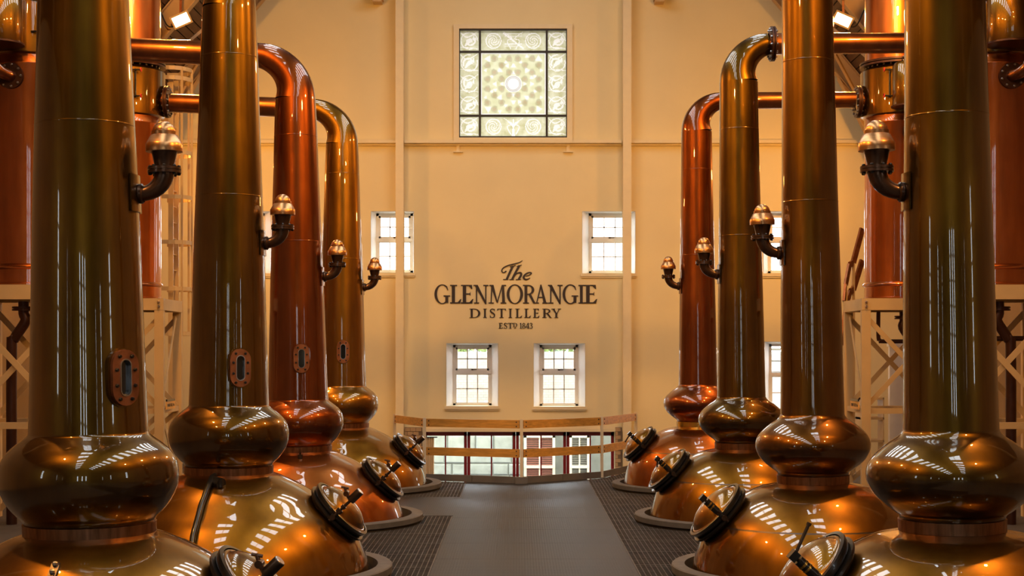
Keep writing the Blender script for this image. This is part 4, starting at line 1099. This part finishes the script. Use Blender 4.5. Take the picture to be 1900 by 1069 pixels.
# ------------------------------------------------------------------ condensers on cream steel frames
def condenser(i, side, label, flabel, sign_text=None):
    X = COND_X[side]; Y = STILL_Y[i]; s = -side
    c = thing('condenser', label, 'condenser', (X, Y, 2.97), 'condensers on the ' + ('left' if side < 0 else 'right'))
    r = .53
    m_ = MB(); m_.lathe([(r + .03, 0), (r + .03, .02), (r, .03), (r, .19), (r + .02, .205), (r + .03, .225), (r + .02, .245), (r, .26), (r, 2.72), (r + .004, 2.73), (r + .004, 2.745), (r, 2.755), (r, 2.86)], 64, None, True); m_.build('shell', 'cond', c)
    m_ = MB(); m_.lathe(sm([(r, 2.84), (r + .045, 2.86), (r + .06, 2.92), (r + .06, 3.5), (r + .05, 3.56), (r - .02, 3.62)], 3), 64); m_.build('header', 'brown', c)
    o = flange(c, (0, 0, 3.67), (0, 0, 1), r + .07, .03, r - .1, 28, 'header_flange', 'darkpipe', .015)
    m_ = MB(); m_.lathe([(r - .01, 3.70), (r - .01, 5.0), (r - .2, 5.25), (.01, 5.35)], 56); m_.build('upper_shell', 'cond', c)
    # arm inlet
    az = 6.0 + (.09 if side < 0 else .02) - 2.97 + {(-1, 2): -.09, (1, 2): -.02}.get((side, i), -.02 if side < 0 else .05)
    m_ = MB(); m_.cyl((s * (r - .05), 0, az), (s * .66, 0, az), .155, n=32); m_.build('inlet_stub', 'pipe', c)
    flange(c, (s * .64, 0, az), (1, 0, 0), .25, .025, .13, 14, 'inlet_flange', 'darkpipe')
    # small vessel hanging at the front
    vy = -.83; vx = -.13 if side < 0 else -.02
    m_ = MB(); m_.lathe([(.01, 2.90), (.27, 2.90), (.28, 2.92), (.28, 3.50), (.25, 3.55), (.09, 3.58), (.09, 4.2)], 40, Matrix.Translation((vx, vy, 0)), True); v = m_.build('front_vessel', 'gold', c)
    flange(v, (vx, vy, 3.62), (0, 0, 1), .14, .018, .08, 8, 'flange', 'darkpipe', .008)
    m_ = MB(); m_.lathe([(.30, 2.885), (.30, 2.905)], 40, Matrix.Translation((vx, vy, 0)), True, True); m_.build('bottom_plate', 'darkpipe', v)
    m_ = MB(); m_.bar((vx, vy + .2, 3.2), (0, -r, 3.2), .2, .1); m_.build('vessel_bracket', 'darkpipe', v)
    # outlet elbow into the shell
    pth = [(side * .22, vy - .02, 2.9), (side * .22, vy - .02, 2.78), (side * .2, vy + .01, 2.66), (side * .14, vy + .08, 2.58), (side * .08, vy + .22, 2.56), (side * .08, -r + .03, 2.56)]
    m_ = MB(); m_.tube([tuple(v_) for v_ in catmull(pth, 4)], .075, 18); e = m_.build('outlet_elbow', 'pipe', c)
    flange(e, (side * .08, -r - .03, 2.56), (0, 1, 0), .16, .018, .06, 9, 'flange', 'darkpipe', .008)
    # drain cock line with a red handwheel
    m_ = MB(); m_.cyl((s * .28, -.56, 3.08), (s * .28, -.56, 3.52), .014, n=10); m_.cyl((s * .18, -.58, 3.10), (s * .36, -.58, 3.10), .012, n=10); m_.cyl((s * .18, -.58, 3.50), (s * .36, -.58, 3.50), .012, n=10); g_ = m_.build('gauge_line', 'black', c)
    for zz in (3.10, 3.50):
        m_ = MB(); m_.lathe([(.02, -.006), (.034, -.006), (.034, .006), (.02, .006), (.02, -.006)], 14, axis_m((s * .37, -.58, zz), (1, 0, 0))); m_.box((s * .37 - .004, -.612, zz - .004), (s * .37 + .004, -.548, zz + .004)); m_.build('handwheel', 'redvalve', g_)
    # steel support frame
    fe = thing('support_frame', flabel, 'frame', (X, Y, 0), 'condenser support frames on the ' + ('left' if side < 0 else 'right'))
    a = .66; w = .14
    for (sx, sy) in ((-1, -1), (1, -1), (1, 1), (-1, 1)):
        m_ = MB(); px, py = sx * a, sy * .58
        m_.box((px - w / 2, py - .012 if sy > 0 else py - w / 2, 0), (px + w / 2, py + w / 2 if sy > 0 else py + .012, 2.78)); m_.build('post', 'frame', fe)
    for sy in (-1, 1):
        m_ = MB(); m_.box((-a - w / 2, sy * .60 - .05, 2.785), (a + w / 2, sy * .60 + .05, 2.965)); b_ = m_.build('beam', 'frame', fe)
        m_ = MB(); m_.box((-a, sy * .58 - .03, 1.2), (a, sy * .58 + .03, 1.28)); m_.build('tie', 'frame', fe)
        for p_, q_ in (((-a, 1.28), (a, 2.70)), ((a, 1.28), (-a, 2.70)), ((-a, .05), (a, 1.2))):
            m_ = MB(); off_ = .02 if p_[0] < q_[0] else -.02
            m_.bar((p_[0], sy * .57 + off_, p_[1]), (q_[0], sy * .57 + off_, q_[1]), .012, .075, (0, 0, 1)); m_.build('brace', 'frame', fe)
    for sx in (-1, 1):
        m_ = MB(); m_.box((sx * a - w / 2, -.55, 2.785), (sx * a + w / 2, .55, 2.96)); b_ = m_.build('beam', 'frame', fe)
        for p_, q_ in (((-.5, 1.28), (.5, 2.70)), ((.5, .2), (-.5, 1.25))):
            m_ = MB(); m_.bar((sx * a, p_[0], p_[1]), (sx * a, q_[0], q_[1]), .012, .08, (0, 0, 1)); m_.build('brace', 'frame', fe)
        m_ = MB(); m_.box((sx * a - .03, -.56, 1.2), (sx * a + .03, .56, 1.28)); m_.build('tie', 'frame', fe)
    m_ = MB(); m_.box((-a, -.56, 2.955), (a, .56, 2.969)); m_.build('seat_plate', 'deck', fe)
    for zz in (2.84, 2.91):
        b = link('bolt', B8S, fe, (s * a, -.655, zz)); b.rotation_euler = (R(90), 0, 0); b.scale = (1.3, 1.3, 1.3)
    # drain pipe below
    d = thing('drain_pipe', ('dark brown drain pipe under the ' + label.split(',')[0]), 'pipe', (X, Y, 0), 'drain pipes under the condensers')
    m_ = MB(); pth = [(0, -.3, 2.77), (0, -.3, 2.62), (side * -.02, -.3, 2.52), (side * .12, -.3, 2.3), (side * .15, -.3, 2.15), (side * .15, -.3, .0)]
    m_.tube([tuple(v_) for v_ in catmull(pth, 4)], .065, 16); m_.build('pipe', 'darkpipe', d)
    flange(d, (0, -.3, 2.68), (0, 0, 1), .14, .02, .05, 8, 'flange', 'darkpipe', .01, False)
    if side > 0:
        m_ = MB(); pth = [(-.38, -.25, 2.77), (-.38, -.25, 2.4), (-.36, -.25, 2.33), (-.30, -.25, 2.31), (.5, -.25, 2.31)]
        m_.tube([tuple(v_) for v_ in catmull(pth, 4)], .032, 12); m_.build('side_pipe', 'darkpipe', d)
    if sign_text:
        sgn = thing('name_sign', f'small sign coloured as if lit orange, reading {sign_text} on the condenser frame', 'sign', (X + s * (a + .085), Y - .25, 1.26))
        m_ = MB(); m_.box((-.006, -.29, 0), (.006, .29, .12)); m_.build('sign_plate', 'sign', sgn)
        m_ = MB(); m_.box((-.012, -.26, .122), (.012, .26, .155)); m_.build('sign_clip', 'black', sgn)
        tc = bpy.data.curves.new('sign_lettering', 'FONT'); tc.body = sign_text; tc.size = .066; tc.align_x = 'CENTER'; tc.align_y = 'CENTER'; tc.extrude = .001
        to = bpy.data.objects.new('sign_lettering', tc); COL.objects.link(to)
        bpy.context.view_layer.update()
        me = bpy.data.meshes.new_from_object(to.evaluated_get(bpy.context.evaluated_depsgraph_get())); bpy.data.objects.remove(to)
        me.materials.append(M['letter']) if not me.materials else None
        nn = Vector((s, 0, 0))
        xx = Vector((0, 0, 1)).cross(nn)
        me.transform(Matrix(((xx.x, 0, nn.x, nn.x * .008), (xx.y, 0, nn.y, nn.y * .008), (0, 1, 0, .06), (0, 0, 0, 1))))
        link('sign_lettering', me, sgn)
condenser(2, -1, 'tall copper condenser at the left edge, upper shell cut by the frame', 'cream steel frame under the condenser at the left edge')
condenser(3, -1, 'tall copper condenser half hidden behind the nearest left still', 'cream steel frame behind the nearest left still', 'WASH STILL No')
condenser(2, 1, 'tall copper condenser at the right edge, mostly behind the nearest right still', 'cream steel frame under the condenser at the right edge')
condenser(3, 1, 'glowing orange copper condenser between the two nearest right stills', 'cream steel frame between the two nearest right stills', 'SPIRIT STILL No')

# ------------------------------------------------------------------ caged ladder (left), stair rail and panels (right)
LY = 26.3
def lx(px): return (px - VX) * LY / F
def lz(py): return EYE - (py - VY) * LY / F
ld = thing('cage_ladder', 'cream caged ladder standing by the end wall behind the left condenser', 'ladder', (lx(318), LY, 0))
def lp(px, py, dy=0): return (lx(px) - ld.location.x, dy, lz(py) - ld.location.z)
for dy in (0, .42):
    m_ = MB(); m_.bar((lp(317, 0)[0], dy, 0), lp(317, 142, dy), .085, .03, (0, 1, 0)); m_.build('stringer', 'frame', ld)
k = 0; zz = lp(0, 620)[2]
while zz < lp(0, 145)[2]:
    m_ = MB(); x = lp(317, 0)[0]; m_.cyl((x, 0, zz), (x, .42, zz), .012, n=8); m_.build('rung', 'frame', ld); zz += .28
for py in (128, 146, 283, 366, 450, 536, 619):
    m_ = MB(); q = []
    for a in range(-90, 91, 18): q.append((lp(317, 0)[0] + .32 * math.cos(R(a)), .21 + .36 * math.sin(R(a)), lp(0, py)[2]))
    q = [(lp(296, 0)[0], q[0][1], q[0][2])] + q + [(lp(296, 0)[0], q[-1][1], q[-1][2])]
    for a, b in zip(q, q[1:]): m_.bar(a, b, .012, .07)
    m_.build('hoop', 'frame', ld)
for a in (-50, 0, 50):
    m_ = MB(); x = lp(317, 0)[0] + .32 * math.cos(R(a)); y = .21 + .36 * math.sin(R(a)); m_.bar((x, y, lp(0, 622)[2]), (x, y, lp(0, 126)[2]), .04, .012, (0, 1, 0)); m_.build('cage_strap', 'frame', ld)

SY = 25.3
def qx(px): return (px - VX) * SY / F
def qz(py): return EYE - (py - VY) * SY / F
hr = thing('stair_handrail', 'brown double stair handrail stepping up left of the glowing condenser', 'handrail', (qx(1575), SY, .0))
for k, pts in enumerate(([(1566, 560), (1572, 528), (1582, 490), (1592, 485), (1612, 420)], [(1562, 640), (1573, 568), (1583, 540), (1592, 536), (1612, 480)])):
    m_ = MB(); q = [(qx(a) - hr.location.x, .12 * i, qz(b)) for i, (a, b) in enumerate(pts)]
    for a, b in zip(q, q[1:]): m_.bar(a, b, .04, .10)
    m_.build('rail', 'plate', hr)
for px, top, i in ((1572, 528, 1), (1592, 486, 3)):
    m_ = MB(); m_.bar((qx(px) - hr.location.x, .12 * i, 0), (qx(px) - hr.location.x, .12 * i, qz(top)), .05, .05, (0, 1, 0)); m_.build('post', 'frame', hr)
pc = MB(); pc.box((-.22, -.06, 0), (.22, .06, 2.3)); pc.box((-.24, -.08, 0), (.24, .08, .1)); pc.box((-.24, -.08, 2.24), (.24, .08, 2.3))
tag(pc.build('service_panel', 'reveal', None, (6.75, 26.6, 0)), 'tall pale service panel standing behind the right condenser frame', 'panel')
sh = thing('shelf_rack', 'cream shelf rack behind the right condenser frame', 'shelf', (6.35, 26.9, 0))
for zz in (.15, .55, .95, 1.3):
    m_ = MB(); m_.box((-.3, -.2, zz), (.12, .2, zz + .04)); m_.build('shelf', 'frame', sh)
for x in (-.3, .1):
    m_ = MB(); m_.box((x, -.2, 0), (x + .02, .2, 1.34)); m_.build('upright', 'frame', sh)

# ------------------------------------------------------------------ floodlights
def flood(loc, aim, watt, label, cable=True, size=(.27, .17), col=LAMP_COLOR, roll=0):
    f = thing('floodlight', label, 'lamp', loc, 'warm floodlights under the roof')
    d = (Vector(aim) - Vector(loc)).normalized()
    q = (d.to_track_quat('-Z', 'Y').to_matrix() @ Matrix.Rotation(R(roll), 3, 'Z')).to_quaternion(); m_ = q.to_matrix().to_4x4()
    w, h = size[0] / 2, size[1] / 2
    b = MB(); b.add([(-w - .03, -h - .03, .0), (w + .03, -h - .03, 0), (w + .03, h + .03, 0), (-w - .03, h + .03, 0), (-w * .6, -h * .6, .16), (w * .6, -h * .6, .16), (w * .6, h * .6, .16), (-w * .6, h * .6, .16)],
                [(0, 1, 5, 4), (1, 2, 6, 5), (2, 3, 7, 6), (3, 0, 4, 7), (4, 5, 6, 7)], m_); b.build('housing', 'frame', f, sharp=0)
    b = MB()
    for a in ((-w - .03, -h - .03, w + .03, -h), (-w - .03, h, w + .03, h + .03), (-w - .03, -h, -w, h), (w, -h, w + .03, h)): b.box((a[0], a[1], -.012), (a[2], a[3], .004), m_)
    b.build('bezel', 'frame', f, sharp=0)
    b = MB(); b.box((-w, -h, -.006), (w, h, -.002), m_); b.build('lens', 'lens', f, sharp=0)
    up = roof_z(loc[0] + .0) - loc[2] - .35
    b = MB(); b.bar(m_ @ Vector((0, 0, .12)), (0, 0, max(up, .3)), .04, .012, (0, 1, 0)); b.bar(m_ @ Vector((-w - .035, 0, .05)), m_ @ Vector((w + .035, 0, .05)), .02, .05, (0, 0, 1)); b.build('bracket', 'darksteel', f)
    if cable:
        sgn = 1 if loc[0] < 0 else -1; p = m_ @ Vector((0, 0, .16))
        pts = [tuple(p), (p.x - sgn * .10, p.y, p.z - .15), (p.x - sgn * .22, p.y, p.z - .14), (p.x - sgn * .32, p.y, p.z + .06), (p.x - sgn * .35, p.y, p.z + .12)]
        b = MB(); b.tube([tuple(v) for v in catmull(pts, 5)], .012, 8); b.build('cable', 'cable', f)
    ld_ = bpy.data.lights.new('flood_light', 'AREA'); ld_.shape = 'RECTANGLE'; ld_.size = size[0]; ld_.size_y = size[1]
    ld_.color = col; ld_.energy = watt
    lo = bpy.data.objects.new('flood_light', ld_); COL.objects.link(lo); lo.parent = f
    lo.rotation_euler = q.to_euler(); lo.location = d * .02
for s, nm in ((-1, 'left'), (1, 'right')):
    x = 5.68 if s < 0 else 5.46
    flood((s * x, 25.4, 7.74), (s * 1.5, 12.0, 0.5), LAMP_WATT, f'glowing warm floodlight under the roof at the {nm}', roll=s * 28)
    for k, y in enumerate((20.6, 16.0, 11.4, 6.8)):
        flood((s * 5.0, y, 8.0), ((s * 6.6, 26.5, 2.0), (s * -1.5, 17.5, 3.4), (s * -1.5, 12.5, 3.4), (s * -1.0, 8.5, 3.0))[k], LAMP_WATT, f'roof floodlight {["above the third", "above the second", "above the nearest", "in front of the nearest"][k]} {nm} still', False)
    flood((s * 6.95, 27.0, 5.6), (s * .3, WALL, 2.6), WASH_WATT, f'floodlight aimed at the end wall from behind the {nm} condenser', False, col=WASH_COLOR)


# ------------------------------------------------------------------ portals: where the real sky enters, they only guide the sampling and add no light
def portal(loc, rot, sx, sy):
    l = bpy.data.lights.new('sky_portal', 'AREA'); l.shape = 'RECTANGLE'; l.size = sx; l.size_y = sy; l.cycles.is_portal = True
    o = bpy.data.objects.new('sky_portal', l); COL.objects.link(o); o.location = loc; o.rotation_euler = rot
xm = (sx0 + sx1) / 2
for s in (-1, 1):
    portal((s * (xm + .2 * ssl), (SKY[0][0] + SKY[-1][1]) / 2, roof_z(xm) + .2 * csl), (0, s * math.atan(SL), 0), (sx1 - sx0) / csl, SKY[-1][1] - SKY[0][0])
